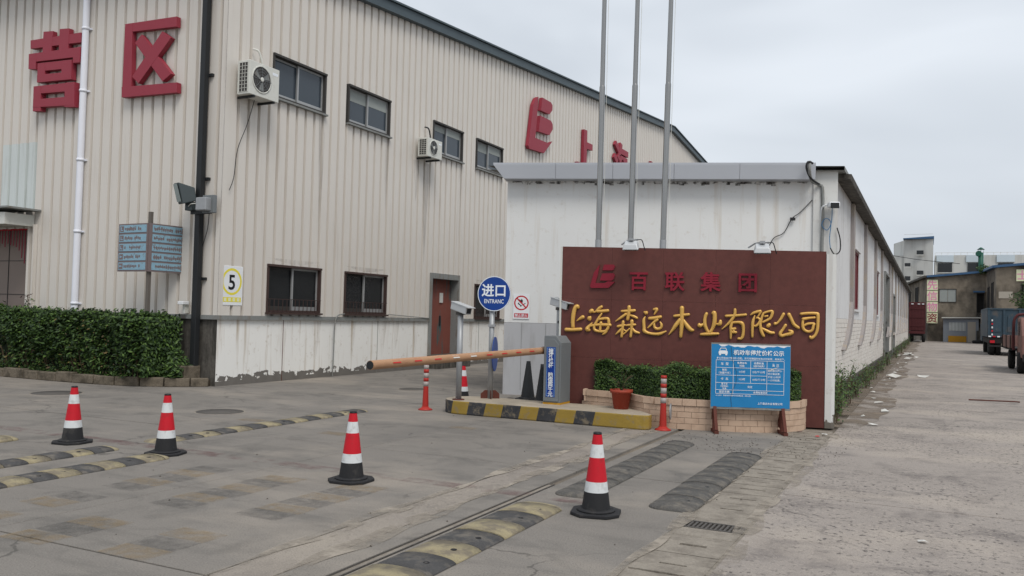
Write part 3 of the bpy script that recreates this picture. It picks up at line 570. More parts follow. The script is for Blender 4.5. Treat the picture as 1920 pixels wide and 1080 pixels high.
# loading doorway with canopy on the left face
B(-27.1, -19.38, .34, .4, 0, 3.45).build('shutter', 'shutter', fac, FB)
for i in range(1, 8): B(-27 + i * 1.06, -26.985 + i * 1.06, .325, .345, 0, 3.44).build('shutter_joint', 'darkframe', fac, FB)
for z in (1.0, 1.83, 2.66): B(-27, -19.4, .326, .344, z, z + .012).build('shutter_joint', 'darkframe', fac, FB)
B(-19.38, -19.3, -.06, .34, 0, 3.45).build('door_jamb', 'clad', fac, FB); B(-19.13, -19.08, -.1, -.01, 1.0, 3.5).build('conduit', 'clad', fac, FB)
can = MB().prism([(-27, 3.45), (-19.2, 3.45), (-19.2, 3.72), (-27, 3.80)], -.75, -.02).build('canopy', 'offwhite', fac, FB)
B(-27.1, -18.98, -.85, -.01, 3.81, 3.85).build('canopy_sheet', 'trim_grey', can, FB)
fr_ = thing('door_garland', 'red paper fringe hanging inside the doorway under the canopy', 'garland', F(-20.2, 13.3, 3.4))
for i in range(14):
    x = -.9 + i * .11; l = .36 if i < 9 else (.42 + .12 * (i - 9)); B(x, x + .035, -.004, .004, -l + random.uniform(-.05, .05), .03).build('tassel', 'redletter', fr_)
B(-1.0, .62, -.01, -.005, .0, .05).build('cord', 'red', fr_)
# pipes
t = MB().tube([(-17.56, -.09, 0), (-17.56, -.09, 9.3)], .075, 12); dp = t.build('downpipe', 'pipewhite', fac, FB)
for z in (1.65, 3.3, 4.95, 6.55, 8.0): MB().lathe([(.088, -.03), (.088, .03)], 12, c=(-17.56, -.09, z)).box(-17.58, -17.44, -.03, .0, z - .02, z + .02).build('pipe_clip', 'pipewhite', dp, FB)
dp = B(-13.80, -13.665, -.19, -.06, .3, 9.3).build('downpipe', 'black', fac, FB, bevel=.01)
for z in (2.2, 4.3, 6.5, 8.6): B(-13.82, -13.58, -.06, -.0, z, z + .06).build('pipe_clip', 'black', dp, FB)
MB().tube(curve_pts([(16.92, -.07, .02), (16.94, -.07, .7), (16.95, -.07, 1.25), (17.05, -.07, 1.5), (17.35, -.06, 1.55)]), .016, 6).build('conduit', 'trim_grey', fac, FA)
# cables on the wall
def cable(name, pts, fr, label, r=.012, mat='cable', cat='cable'): return tag(MB().tube(curve_pts(pts, 5), r, 6).build(name, mat, None, fr), label, cat)
cable('wall_cable', [(13.95, -.06, 6.2), (13.75, -.06, 5.6), (13.50, -.05, 5.0), (13.42, -.05, 4.4), (13.3, -.05, 4.1)], FA, 'thin black cable dropping from the large air conditioner to the lamp box', .008)
cable('wall_cable', [(-13.52, -.06, 3.75), (-13.55, -.06, 3.3), (-13.68, -.06, 2.9), (-13.8, -.06, 2.45)], FB, 'thin black cable hanging below the lamp box beside the black downpipe', .008)
MB().bar((19.3, -.05, 1.56), (21.4, -.05, 1.47), .02).build('conduit', 'trim_grey', fac, FA)

# air conditioners
def aircon(label, fr, w, h, worn):
    t = thing('air_conditioner', label, 'air conditioner', fr, 'air conditioners on the factory wall')
    mc = 'offwhite'; dpt = .34
    B(0, w, -dpt, 0, 0, h).build('casing', mc, t, bevel=.012)
    cx, cz, r = w * .40, h * .52, h * .40
    MB().lathe([(r * 1.02, .0), (r * 1.02, .012), (r * .93, .012), (r * .93, -.0)], 28, c=(cx, -dpt - .001, cz), ax='y', caps=False).build('grille_ring', mc, t)
    MB().lathe([(r * .95, .0), (r * .95, .003)], 28, c=(cx, -dpt - .0005, cz), ax='y').build('fan_well', 'darkframe', t)
    f = MB()
    for q in range(3):
        a0 = q * 2.094 + .4; f.add([(cx + r * .15 * math.cos(a0), -dpt - .006, cz + r * .15 * math.sin(a0)), (cx + r * .85 * math.cos(a0 - .25), -dpt - .006, cz + r * .85 * math.sin(a0 - .25)), (cx + r * .88 * math.cos(a0 + .35), -dpt - .011, cz + r * .88 * math.sin(a0 + .35)), (cx + r * .2 * math.cos(a0 + .7), -dpt - .011, cz + r * .2 * math.sin(a0 + .7))], [(0, 1, 2, 3)])
    f.build('fan_blades', 'trim_grey', t)
    g = MB()
    for q in range(3): g.lathe([(r * (.35 + .2 * q), .013), (r * (.35 + .2 * q) + .006, .013)], 28, c=(cx, -dpt - .001, cz), ax='y', caps=False)
    for q in range(8): g.bar((cx + .04 * math.cos(q * .785), -dpt - .014, cz + .04 * math.sin(q * .785)), (cx + r * math.cos(q * .785), -dpt - .014, cz + r * math.sin(q * .785)), .006)
    g.build('fan_grille', 'boxgrey', t); MB().lathe([(.05, .012), (.05, .02), (.03, .024)], 14, c=(cx, -dpt, cz), ax='y').build('fan_hub', mc, t)
    B(-.003, -.001, -dpt + .05, -.06, .05, h - .05).build('side_coil', 'darkframe', t)
    g = MB()
    for q in range(9): g.bar((-.006, -dpt + .05, .05 + q * (h - .1) / 8), (-.006, -.06, .05 + q * (h - .1) / 8), .008)
    for q in range(4): g.bar((-.006, -dpt + .05 + q * .077, .05), (-.006, -dpt + .05 + q * .077, h - .05), .008)
    g.build('side_grille', mc, t)
    for q in (.12, w - .18): MB().box(q, q + .04, -dpt - .02, .1, -.05, -.002).build('bracket', 'black', t)
    B(w * .76, w * .95, -dpt - .003, -dpt - .001, h * .78, h * .86).build('badge', 'print', t)
    MB().tube(curve_pts([(w * .78, -.05, h), (w * .7, -.06, h + .18), (w * .62, -.04, h + .36), (w * .55, .06, h + .4)]), .022, 7).build('hose', 'offwhite' if not worn else 'cable', t)
    MB().tube(curve_pts([(w, -.12, h * .45), (w + .06, -.14, h * .35), (w + .05, -.13, h * .2), (w, -.12, h * .15)]), .018, 6).build('pipe_loop', 'offwhite', t)
    return t
aircon('large pale air conditioner unit bracketed high beside the first upper window', F(-13.14, 13.36, 6.13, 90), .9, .72, False)
aircon('small weathered air conditioner unit below the third upper window', F(-13.14, 20.42, 6.08, 90), .78, .54, True)

# raised characters on the factory
def raised(name, polys, fr, y0, y1, mat, label, cat='letter', group=None):
    m = MB()
    for i, p in enumerate(polys): m.prism(p, y0 - i * .0025, y1)
    return tag(m.build(name, mat, None, fr), label, cat, group)
G_ = 'red characters on the factory'
raised('wall_character', YING, FB, -.14, -.03, 'redsign', 'large red character 营 left of the white downpipe', group=G_)
raised('wall_character', QU, FB, -.14, -.03, 'redsign', 'large red character 区 between the white and black downpipes', group=G_)
raised('wall_emblem', LOGO_WALL, FA, -.16, -.03, 'redsign', 'large red emblem shaped like a split letter on the side wall', 'emblem', G_)
SH = [[(33.17, 7.8), (33.52, 7.8), (33.52, 9.53), (33.17, 9.51)], [(33.52, 8.75), (34.18, 8.79), (34.18, 9.05), (33.52, 9.03)], [(32.5, 7.6), (34.6, 7.6), (34.6, 7.85), (33.53, 7.85), (33.53, 7.82), (33.16, 7.82), (33.16, 8.05), (32.5, 8.03)]]
raised('wall_character', SH, FA, -.16, -.03, 'redsign', 'red character 上 showing above the white roof edge, left of the flagpoles', group=G_)
for ch, x, z, lb in (('海', 38.05, 8.8, 'red character 海 on the side wall seen between two flagpoles'), ('森', 42.9, 8.78, 'tip of a red character just above the roof edge beside the third flagpole')):
    tag(MB().text(ch, 2.1, x, z, -.09, .03, .06).build('wall_character', 'redsign', None, FA), lb, 'letter', G_)
# number plate 5
t = thing('speed_sign', 'white plate with a black 5 in a yellow ring by the factory corner', 'sign', F(-13.29, 13.2, 1.69, 90))
B(0, .63, -.05, -.03, 0, .83).build('plate', 'white', t, bevel=.004)
MB().lathe([(.285, .051), (.235, .051)], 36, c=(.315, 0, .50), ax='y', caps=False).build('yellow_ring', 'yellow', t)
MB().text('5', .44, .315, .50, -.052, .02).build('numeral', 'printblack', t)
B(.04, .59, -.0515, -.0508, .07, .17).build('yellow_strip', 'yellow', t)
m = MB()
for i in range(4): m.box(.1 + i * .125, .17 + i * .125, -.0525, -.0518, .085, .155)
m.build('faded_print', 'cream', t)

# lamp on the black pipe
t = thing('floodlight', 'dark floodlight with grey junction box on the black downpipe', 'lamp', F(-13.78, 12.94, 3.7))
m = MB(); Q = [(-.02, .36), (.22, .46)]
m.add([(-.36, -.26, .50), (-.13, -.34, .50), (-.24, -.22, .05), (-.02, -.30, .05), (-.12, .02, .42), (.04, -.05, .42), (-.06, .02, .14), (.10, -.05, .14)], [(0, 1, 3, 2), (4, 6, 7, 5), (0, 4, 5, 1), (2, 3, 7, 6), (0, 2, 6, 4), (1, 5, 7, 3)])
m.build('lamp_head', 'plasticcap', t, bevel=.02)
MB().add([(-.335, -.288, .47), (-.165, -.345, .47), (-.24, -.255, .10), (-.05, -.318, .10)], [(0, 1, 3, 2)]).build('lens', 'lampglass', t)
MB().box(-.16, .04, -.12, .02, -.06, .12).build('bracket', 'plasticcap', t, bevel=.01)
MB().box(-.1, .46, -.02, .03, -.13, -.05).build('arm', 'black', t)
B(.22, .50, -.2, .0, -.08, .19).build('junction_box', 'galv', t, bevel=.02); B(.26, .58, -.05, .04, -.12, .25).build('back_plate', 'boxgrey', t, bevel=.01)
MB().tube(curve_pts([(-.1, -.1, .0), (.02, -.14, .06), (.14, -.14, .07), (.24, -.12, .05)]), .01, 6).build('wire', 'offwhite', t)
t = thing('security_camera', 'small white box camera at the foot of the black downpipe', 'camera', F(-14.1, 13.06, 1.6))
B(-.06, .1, -.14, .03, .08, .15).build('housing', 'white', t, bevel=.01); B(-.01, .06, -.04, .06, -.1, .08).build('bracket', 'offwhite', t)

# ------------------------------------------------------------------ hedge bed
bed = thing('hedge_bed', 'raised planting bed edged with old kerb stones under the factory wall', 'planting bed', F(-18, 12.5, 0))
kp = [(-26, 11.87), (-22, 11.86), (-18.29, 11.87), (-16.67, 11.86), (-15.27, 11.93), (-14.5, 12.13), (-13.9, 12.45), (-13.5, 12.85), (-13.36, 13.02)]
kp = curve_pts([(a, b, 0) for a, b in kp], 8); kp = [Vector(p) for p in kp]
D = [0]
for a, b in zip(kp, kp[1:]): D.append(D[-1] + (b - a).length)
def along(P, D, s):
    for i in range(len(P) - 1):
        if D[i + 1] >= s or i == len(P) - 2:
            k = (s - D[i]) / max(1e-6, D[i + 1] - D[i]); return P[i].lerp(P[i + 1], k), (P[i + 1] - P[i]).normalized()
s = 0
while s < D[-1] - .1:
    l = min(random.uniform(.4, .75), D[-1] - s); p, _ = along(kp, D, s); q, _ = along(kp, D, s + l - .012); h = .19 + random.uniform(-.015, .02)
    MB().bar(p + Vector((0, .07, h / 2)), q + Vector((0, .07, h / 2 + random.uniform(-.008, .008))), .16, h).build('kerb_stone', 'kerb', bed, F(), bevel=.018); s += l
poly = [(p.x, p.y + .1) for p in kp] + [(-13.42, 13.14), (-26, 13.14)]
MB().prism(poly, .0, .13, plane='xy').build('soil', 'soil', bed, F())
B(-14.55, -13.66, 12.72, 13.14, .0, .42).build('concrete_block', 'kerb', bed, F(), bevel=.02)
def hedge_pts(n, x0, x1, y0, y1, z0, z1, amp=.05):
    out = []; top = (x1 - x0) * (y1 - y0); fr = (x1 - x0) * (z1 - z0); en = (y1 - y0) * (z1 - z0) * 2; T = top + fr + en
    for _ in range(n):
        r = random.random() * T; x = random.uniform(x0, x1); yy = random.uniform(y0, y1); z = z0 + (z1 - z0) * random.random() ** .8
        lump = amp * (math.sin(x * 3.1 + z * 2) + math.sin(x * 7.3 + 1.3 + yy * 4) * .6 + math.sin(z * 6 + x * 1.7) * .6)
        dp_ = abs(random.gauss(0, .05))
        if r < top: out.append(((x, yy, z1 + lump * .7 + (.05 * math.sin(x * .9) + .05 * math.sin(x * 1.9 + 2) if amp > .06 else 0) - .1 * max(0, (y0 + .25 - yy) / .25) ** 2 - dp_ + max(0, random.gauss(0, .03))), (0, -.1, 1)))
        elif r < top + fr:
            q = (z - z0) / (z1 - z0); b2 = math.sin(x * 2.3 + .8) * .09 + math.sin(x * 5.1 + z * 3.3) * .06 + math.sin(x * 1.1 + z * 5) * .04
            if q < .45 and random.random() < .85 * (1 - q / .45): continue
            out.append(((x, y0 - lump * .6 + b2 + dp_ * 1.6 + .22 * max(0, q - .78) ** 1.2 * 2 + .16 * max(0, .45 - q) - .05, z), (0, -.55, .85)))
        else: out.append(((x1 + lump * .6 - dp_, yy, z), (1, -.2, .3)))
    return out
t = thing('clipped_hedge', 'long dark green clipped hedge in front of the cream factory', 'hedge', F(-18, 12.5, .13))
m = B(-25.8, -14.35, 12.2, 12.98, .12, 1.32); m.build('dark_core', 'leafcore', t, F(), bevel=.1)  # solid dark fill, the shade between the leaves put into its colour
P = hedge_pts(46000, -25.5, -14.15, 12.04, 13.02, .2, 1.40, .085)
for _ in range(1500):
    x = random.uniform(-14.5, -13.7); P.append(((x, random.uniform(12.5, 13.0), .18 + random.random() ** 1.5 * (.95 - (x + 14.5) * .85)), (.5, -.6, .6)))
for _ in range(420):
    x, yy = random.uniform(-25, -14.2), random.uniform(12.0, 12.9); h_ = random.uniform(.04, .15); lx, ly = random.uniform(-.05, .05), random.uniform(-.06, .03)
    for q in range(7): k = q / 7; P.append(((x + lx * k + random.gauss(0, .015), yy + ly * k + random.gauss(0, .015), 1.39 + h_ * k * 1.3), (random.gauss(0, .6), -.5, .6)))
for _ in range(260):
    x, z = random.uniform(-25, -14.2), random.uniform(.35, 1.35); h_ = random.uniform(.04, .13)
    for q in range(7): k = q / 7; P.append(((x + random.gauss(0, .02), 12.0 - h_ * k, z + h_ * k * .3 + random.gauss(0, .015)), (random.gauss(0, .5), -.4, .8)))
leaves(P, .06, .125, (.3, .4, .3)).build('foliage', ['leafC', 'leafA', 'leafB'], t, F())
leaves([((random.uniform(-25, -14.2), 12.0 + random.uniform(-.08, .1), random.uniform(.2, 1.3)), (0, -.6, .7)) for _ in range(500)], .05, .1).build('dry_foliage', ['leafdry', 'leafdry', 'stem'], t, F())
m = MB()
for _ in range(110):
    x = random.uniform(-24, -14.2); yy = random.uniform(11.98, 12.2); m.tube([(x, yy + .12, .1), (x + random.uniform(-.14, .14), yy - .02, random.uniform(.4, .75))], .007, 5)
m.build('twigs', 'stem', t, F())
P = []
for _ in range(5000):
    x = random.uniform(-25, -13.9); P.append(((x, (12.02 if x < -14.6 else 12.5) + abs(random.gauss(0, .14)), .15 + abs(random.gauss(0, .09))), (0, -.7, .8)))
tag(leaves(P, .04, .085, (.4, .4, .2)).build('ground_cover', ['leafC', 'leafA', 'leafB'], None), kind='stuff')
t = thing('sapling', 'small reddish leafy shoot rising above the hedge top', 'plant', F(-18.75, 12.75, 1.35))
MB().tube(curve_pts([(0, 0, -.3), (.02, 0, .1), (-.02, 0, .42)]), .008, 5).build('stem', 'stem', t)
leaves([((random.gauss(0, .08), random.gauss(0, .06), random.uniform(.02, .5)), (0, -.5, .6)) for _ in range(60)], .06, .11, (.1, .4, .5)).build('foliage', ['leafC', 'leafB', 'rustframe'], t)

# direction sign
t = thing('direction_sign', 'faded blue two-winged direction signpost standing behind the hedge', 'signpost', F(-14.47, 12.42, 0))
MB().box(-.04, .03, -.02, .05, .1, 3.58).build('post', 'signpole', t)
for sgn, wd_, nm in ((-1, .92, 'left'), (1, .98, 'right')):
    fr = F(-14.47 + (.055 if sgn > 0 else .03), 12.36, 2.34, 86 if sgn > 0 else -3)
    if sgn < 0: fr = fr @ Matrix.Translation((-wd_, 0, 0))
    pn = B(0, wd_, -.02, .02, 0, 1.0).build('panel', 'signgrey', t, fr)
    for k in range(5):
        z = .035 + k * .195; a = .035 if sgn < 0 else .06
        rw = B(a, wd_ - a, -.0265, -.02, z, z + .155).build('row_plate', 'bluefaded', pn, fr)
        m = MB(); ax = wd_ - a - .15 if sgn > 0 else a + .02
        m.box(ax, ax + .12, -.0285, -.0265, z + .02, z + .135)
        n = 13 if sgn > 0 else 10
        for c in range(n):
            x = (a + .03 if sgn > 0 else a + .17) + c * .052
            if random.random() < .1: continue
            for q in range(3):
                xx, zz = x + random.uniform(0, .03), z + random.uniform(.025, .09); m.box(xx, xx + random.uniform(.008, .03), -.0278 - q * .0004, -.0265, zz, zz + random.uniform(.012, .05))
            m.box(x, x + .045, -.0273, -.0265, z + .055 + random.uniform(-.01, .01), z + .095)
        m.build('worn_lettering', 'signgrey', pn, fr)
        ar = MB(); cx, cz = ax + .06, z + .078
        if sgn > 0: ar.bar((cx - .035, -.029, cz), (cx + .03, -.029, cz), .003, .010).bar((cx + .012, -.0295, cz + .02), (cx + .035, -.0295, cz), .003, .009).bar((cx + .012, -.0295, cz - .02), (cx + .035, -.0295, cz), .003, .009)
        elif k in (0, 1): ar.bar((cx + .035, -.029, cz), (cx - .03, -.029, cz), .003, .010).bar((cx - .012, -.0295, cz + .02), (cx - .035, -.0295, cz), .003, .009).bar((cx - .012, -.0295, cz - .02), (cx - .035, -.0295, cz), .003, .009)
        else: ar.bar((cx - .02, -.029, cz - .03), (cx - .02, -.029, cz + .035), .010, .003).bar((cx - .02, -.0295, cz - .03), (cx + .035, -.0295, cz - .03), .003, .010)
        ar.build('arrow', 'dimprint', pn, fr)

# ------------------------------------------------------------------ white workshop
shop = thing('white_workshop', 'long low white workshop with grey fascia and brick side wall', 'building', F(-7.88, 15.72, 0))
FW = F(-7.88, 15.72, 0, 18); FS = F(-1.70, 0, 0, 90)
m = MB().box(0, 6.1, 0, .25, 1.485, 4.5); m.build('front_wall', 'front', shop, FW)
B(0, 6.1, -.004, .25, 0, 1.48).build('painted_dado', 'greydado', shop, FW)
for x in (.36, .86, 1.6, 2.4): B(x, x + .008, -.007, .0, .1, 1.475).build('dado_joint', 'trim_grey', shop, FW)
B(6.1, 6.56, -.05, .4, 0, 4.64).build('corner_pier', 'pier', shop, FW)
MB().add([(-7.88, 15.72, 0), (-7.88, 86, 0), (-7.88, 86, 4.5), (-7.88, 15.72, 4.5)], [(0, 1, 2, 3)]).build('rear_wall', 'side', shop, F())
pl = [0, 1.02, 2.17, 3.38, 4.65, 6.085]
for i, (a, b) in enumerate(zip(pl, pl[1:])):
    P = [(-.30, 4.42), (-.33, 4.70), (-.33, 4.74), (.1, 4.74), (.1, 4.42)]; a0 = a if i else 0
    mm = MB(); e = -.26 if i == 0 else a + .003
    mm.add([(e if p[1] > 4.6 else (a + .003 if i else -.04), p[0], p[1]) for p in P] + [(b - .003, p[0], p[1]) for p in P], [(4, 3, 2, 1, 0), (5, 6, 7, 8, 9)] + [(k, (k + 1) % 5, (k + 1) % 5 + 5, k + 5) for k in range(5)]).build('fascia_panel', 'fascia', shop, FW)
MB().add([(-8.2, 15.4, 4.62), (-1.5, 17.6, 4.62), (-1.5, 86, 4.66), (-8.2, 86, 4.66), (-8.2, 15.4, 4.70), (-1.5, 17.6, 4.70), (-1.5, 86, 4.74), (-8.2, 86, 4.74)], [(3, 2, 1, 0), (4, 5, 6, 7), (1, 2, 6, 5)]).build('roof', 'trim_grey', shop, F())
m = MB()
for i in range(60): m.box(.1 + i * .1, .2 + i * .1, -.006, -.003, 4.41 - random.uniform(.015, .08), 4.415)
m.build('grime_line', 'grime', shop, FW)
# side wall facing the road
win = [(22.95, 24.6, 2.0, 3.5), (32.8, 34.6, 1.96, 3.52)]; drs = [(38.6, 42.6, .1, 3.85), (47.2, 50.2, .1, 3.2)]
def wall_open(x0, x1, z0, z1, y0, y1, ops):
    m = MB(); X = sorted(set([x0, x1] + [e for o in ops for e in o[:2]]))
    for a, b in zip(X, X[1:]):
        z = z0
        for o in sorted([o for o in ops if o[0] < (a + b) / 2 < o[1]], key=lambda o: o[2]):
            if o[2] > z: m.box(a, b, y0, y1, z, o[2])
            z = o[3]
        m.box(a, b, y0, y1, z, z1)
    return m
wall_open(18.05, 86, 1.74, 4.56, 0, .25, win + [(d[0], d[1], 1.74, d[3]) for d in drs]).build('side_wall', 'side', shop, FS)
wall_open(18.05, 86, .34, 1.74, .025, .24, [(d[0], d[1], .34, 1.74) for d in drs]).build('brick_backing', 'mortar', shop, FS)
wall_open(18.05, 86, 0, .34, -.05, .25, [(d[0], d[1], .1, .34) for d in drs]).build('plinth', 'darkwall', shop, FS)
bm_ = [B(0, l, 0, .06, 0, .094).mesh('brick', 'brickwhite') for l in (.352, .172)]
rows = 14; far = MB()
for r in range(rows):
    z = .343 + r * .1; x = 18.08 + (0 if r % 2 else -.18)
    while x < 46:
        if any(d[0] - .36 < x < d[1] for d in drs): x += .36; continue
        yy = random.uniform(-.004, .004); st = max(x, 18.06)
        if x < 25.1:
            if x < 18.06: part('brick', bm_[1], shop, FS @ Matrix.Translation((18.07, yy, z)))
            else: part('brick', bm_[0], shop, FS @ Matrix.Translation((x + .004, yy, z)))
        else: far.box(x + .004, x + .356, yy, .06, z, z + .094)
        x += .36
tag(far.build('brickwork', 'brickwhite', shop, FS), kind='stuff')
wall_open(46, 86, .345, 1.735, .0, .02, [(d[0], d[1], .345, 1.735) for d in drs]).build('far_brick_face', 'brickwhite', shop, FS)
pil = [21.75, 26.45, 31.6, 36.0, 43.2, 46.4, 51.5, 56.5, 61.5, 66.5, 71.5, 76.5, 81.5]
prof = [(0, 4.5), (.4, 4.5), (.4, 2.0), (.22, 1.72), (-.3, 1.4), (-.9, 1.18), (-1.7, 1.04), (-1.95, 1.06), (-1.4, 1.22), (-.8, 1.46), (-.3, 1.76), (0, 2.15)]
pm = MB().prism(prof, -.085, .0, plane='xz').mesh('pilaster', 'pilaster')
for x in pil: part('pilaster', pm, shop, FS @ Matrix.Translation((x, .005, 0)))
for o in win:
    w = MB().box(o[0], o[1], .02, .12, o[2], o[2] + .06).box(o[0], o[1], .02, .12, o[3] - .06, o[3]).box(o[0], o[0] + .06, .02, .12, o[2] + .06, o[3] - .06).box(o[1] - .06, o[1], .02, .12, o[2] + .06, o[3] - .06).build('window', 'redframe', shop, FS)
    for i in range(2):
        a = o[0] + .06 + i * (o[1] - o[0] - .12) / 2; B(a + .01, a + (o[1] - o[0] - .12) / 2 - .01, .05, .08, o[2] + .06, o[3] - .06).build('shutter_leaf', 'redframe', w, FS)
    B(o[0] - .05, o[1] + .05, -.05, .05, o[2] - .06, o[2] - .005).build('sill', 'side', w, FS); B(o[0] - .05, o[1] + .05, -.05, .02, o[3] + .005, o[3] + .05).build('lintel', 'side', w, FS)
for o in drs:
    d = B(o[0] + .1, o[1] - .1, .14, .2, .1, o[3] - .1).build('door', 'boxgrey', shop, FS); MB().box(o[0], o[0] + .1, -.08, .2, .1, o[3]).box(o[1] - .1, o[1], -.08, .2, .1, o[3]).box(o[0] + .1, o[1] - .1, -.08, .2, o[3] - .1, o[3]).build('door_frame', 'trim_grey', d, FS)
MB().prism([(.2, 4.57), (-.28, 4.50), (-.30, 4.60), (.2, 4.66)], 18.0, 86, plane='yz').build('eave', 'darkwall', shop, FS)
# pipes and camera on the pier
MB().tube(curve_pts([(5.95, -.45, 4.74), (5.93, -.50, 4.55), (6.02, -.3, 4.38), (6.2, -.09, 4.34), (6.27, -.08, 4.2), (6.27, -.08, 3.2), (6.27, -.08, 1.0)]), .03, 8).build('conduit', 'trim_grey', shop, FW)
MB().tube(curve_pts([(6.0, -.46, 4.7), (5.9, -.5, 4.72), (5.88, -.48, 4.6), (5.98, -.4, 4.42), (6.2, -.1, 4.35)]), .022, 7).build('hose', 'cable', shop, FW)
cable('wall_cable', [(6.08, -.04, 4.05), (5.85, -.04, 3.8), (5.7, -.05, 3.68), (5.55, -.04, 3.4), (5.35, -.04, 3.28), (5.22, -.04, 3.0), (5.15, -.1, 2.8)], FW, 'thin black cable slanting down the white wall to the right lamp', .009)
tag(B(5.66, 5.76, -.08, -.04, 3.64, 3.7).build('cable_joint', 'cable', None, FW, bevel=.01), 'small black joint on the slanting wall cable', 'cable joint')
t = thing('security_camera', 'white bullet camera with black face on the corner pier', 'camera', FW @ Matrix.Translation((6.3, -.05, 3.9)))
MB().tube(curve_pts([(-.03, 0, -.75), (-.05, -.02, -.1), (-.02, -.08, .02), (.08, -.12, .05)]), .018, 7).build('arm', 'white', t)
B(.04, .24, -.3, -.06, -.02, .08).build('housing', 'white', t, bevel=.02); B(.06, .22, -.315, -.3, -.05, .06).build('face', 'black', t, bevel=.01)
MB().tube(curve_pts([(.14, -.08, -.02), (.13, -.07, -.3), (.05, -.07, -.45), (-.05, -.07, -.35), (.02, -.07, -.22), (.12, -.07, -.3), (.1, -.07, -.6), (.12, -.06, -.8)]), .008, 6).build('blue_lead', 'cableblue', t)
MB().tube(curve_pts([(.12, -.06, -.8), (.2, -.06, -.92), (.3, -.06, -.85), (.3, -.06, -.62), (.24, -.06, -.4)]), .012, 6).build('black_lead', 'cable', t)
# no smoking plate
t = thing('no_smoking_sign', 'white no-open-flame sign with red ring on the white wall', 'sign', FW @ Matrix.Translation((.18, -.012, 1.56)))
B(0, .34, -.006, .0, 0, .52).build('plate', 'white', t)
MB().lathe([(.152, .0075), (.125, .0075)], 36, c=(.17, 0, .33), ax='y', caps=False).bar((.075, -.0075, .425), (.265, -.0075, .235), .002, .026).build('prohibition_ring', 'red', t)
m = MB().prism([(.12, .36), (.13, .41), (.16, .38), (.17, .42), (.20, .38), (.195, .33), (.17, .35), (.15, .33), (.13, .345)], -.0068, -.0062).prism([(.11, .34), (.095, .31), (.12, .29), (.14, .28), (.15, .25), (.17, .26), (.185, .285), (.165, .28), (.15, .295), (.125, .315)], -.0068, -.0062)
m.build('flame_symbol', 'printblack', t); MB().bar((.19, -.0065, .285), (.255, -.0065, .325), .001, .02).build('match_symbol', 'trim_grey', t)
B(.025, .315, -.0072, -.006, .03, .115).build('red_strip', 'red', t); MB().text('禁止烟火', .066, .17, .072, -.0085, .015).build('lettering', 'print', t)

# ------------------------------------------------------------------ maroon company sign
FG = F(-1.45, 14.1, 0, 12)
sg = thing('company_sign_wall', 'maroon granite sign wall with gold and red company characters', 'sign wall', FG)
MB().prism([(-4.20, 0), (0, 0), (0, 2.755), (-4.20, 2.815)], .032, .28).build('core', 'side', sg)
ex = [-4.20, -3.36, -2.52, -1.68, -.84, 0]; ez = [0, .95, 1.9, 2.76]; zt_ = lambda x, z: z * (1 - .0050 * x)
for i in range(5):
    for j in range(3): a, b = ex[i] + .001, ex[i + 1] - .001; MB().prism([(a, zt_(a, ez[j]) + .001), (b, zt_(b, ez[j]) + .001), (b, zt_(b, ez[j + 1]) - .001), (a, zt_(a, ez[j + 1]) - .001)], 0, .03).build('granite_panel', 'maroon', sg)
MB().prism([(0.003, -.01), (.10, -.005), (.155, .06), (.155, .34), (0.003, .34)], 0, 2.72, plane='xy').build('end_pillar', 'pier', sg)
B(-4.235, -4.203, -.005, .28, 0, 2.815).build('edge_trim', 'offwhite', sg)
NM = '上海森远木业有限公司'
for c, strokes in zip(NM, GOLD):
    m = MB()
    for st in strokes:
        P = curve_pts(st, 4); a, b = P[0], P[-1]
        P = [(a[0], a[1], a[2] * k) for k in (.25, .7)] + P + [(b[0], b[1], b[2] * k) for k in (.7, .25)]
        d0 = Vector((P[3][0] - P[2][0], P[3][1] - P[2][1])).normalized(); d1 = Vector((P[-3][0] - P[-4][0], P[-3][1] - P[-4][1])).normalized()
        for k, e in ((0, .9), (1, .65)): P[k] = (a[0] - d0.x * a[2] * e, a[1] - d0.y * a[2] * e, P[k][2])
        for k, e in ((-1, .9), (-2, .65)): P[k] = (b[0] + d1.x * b[2] * e, b[1] + d1.y * b[2] * e, P[k][2])
        m.tube([(p[0], -.022, p[1]) for p in P], [p[2] * 1.12 for p in P], 10, flat=.85, flatax=(0, -1, 0))
    m.build('gold_character', 'gold', sg)
m = MB()
for i, p in enumerate(LOGO_SIGN): m.prism(p, -.035 - i * .0025, -.002)
m.build('emblem', 'redletter', sg)
for c, x in zip('百联集团', (-2.915, -2.331, -1.76, -1.183)): MB().text(c, .325, x, 2.252, -.02, .02, .016).build('red_character', 'redletter', sg)
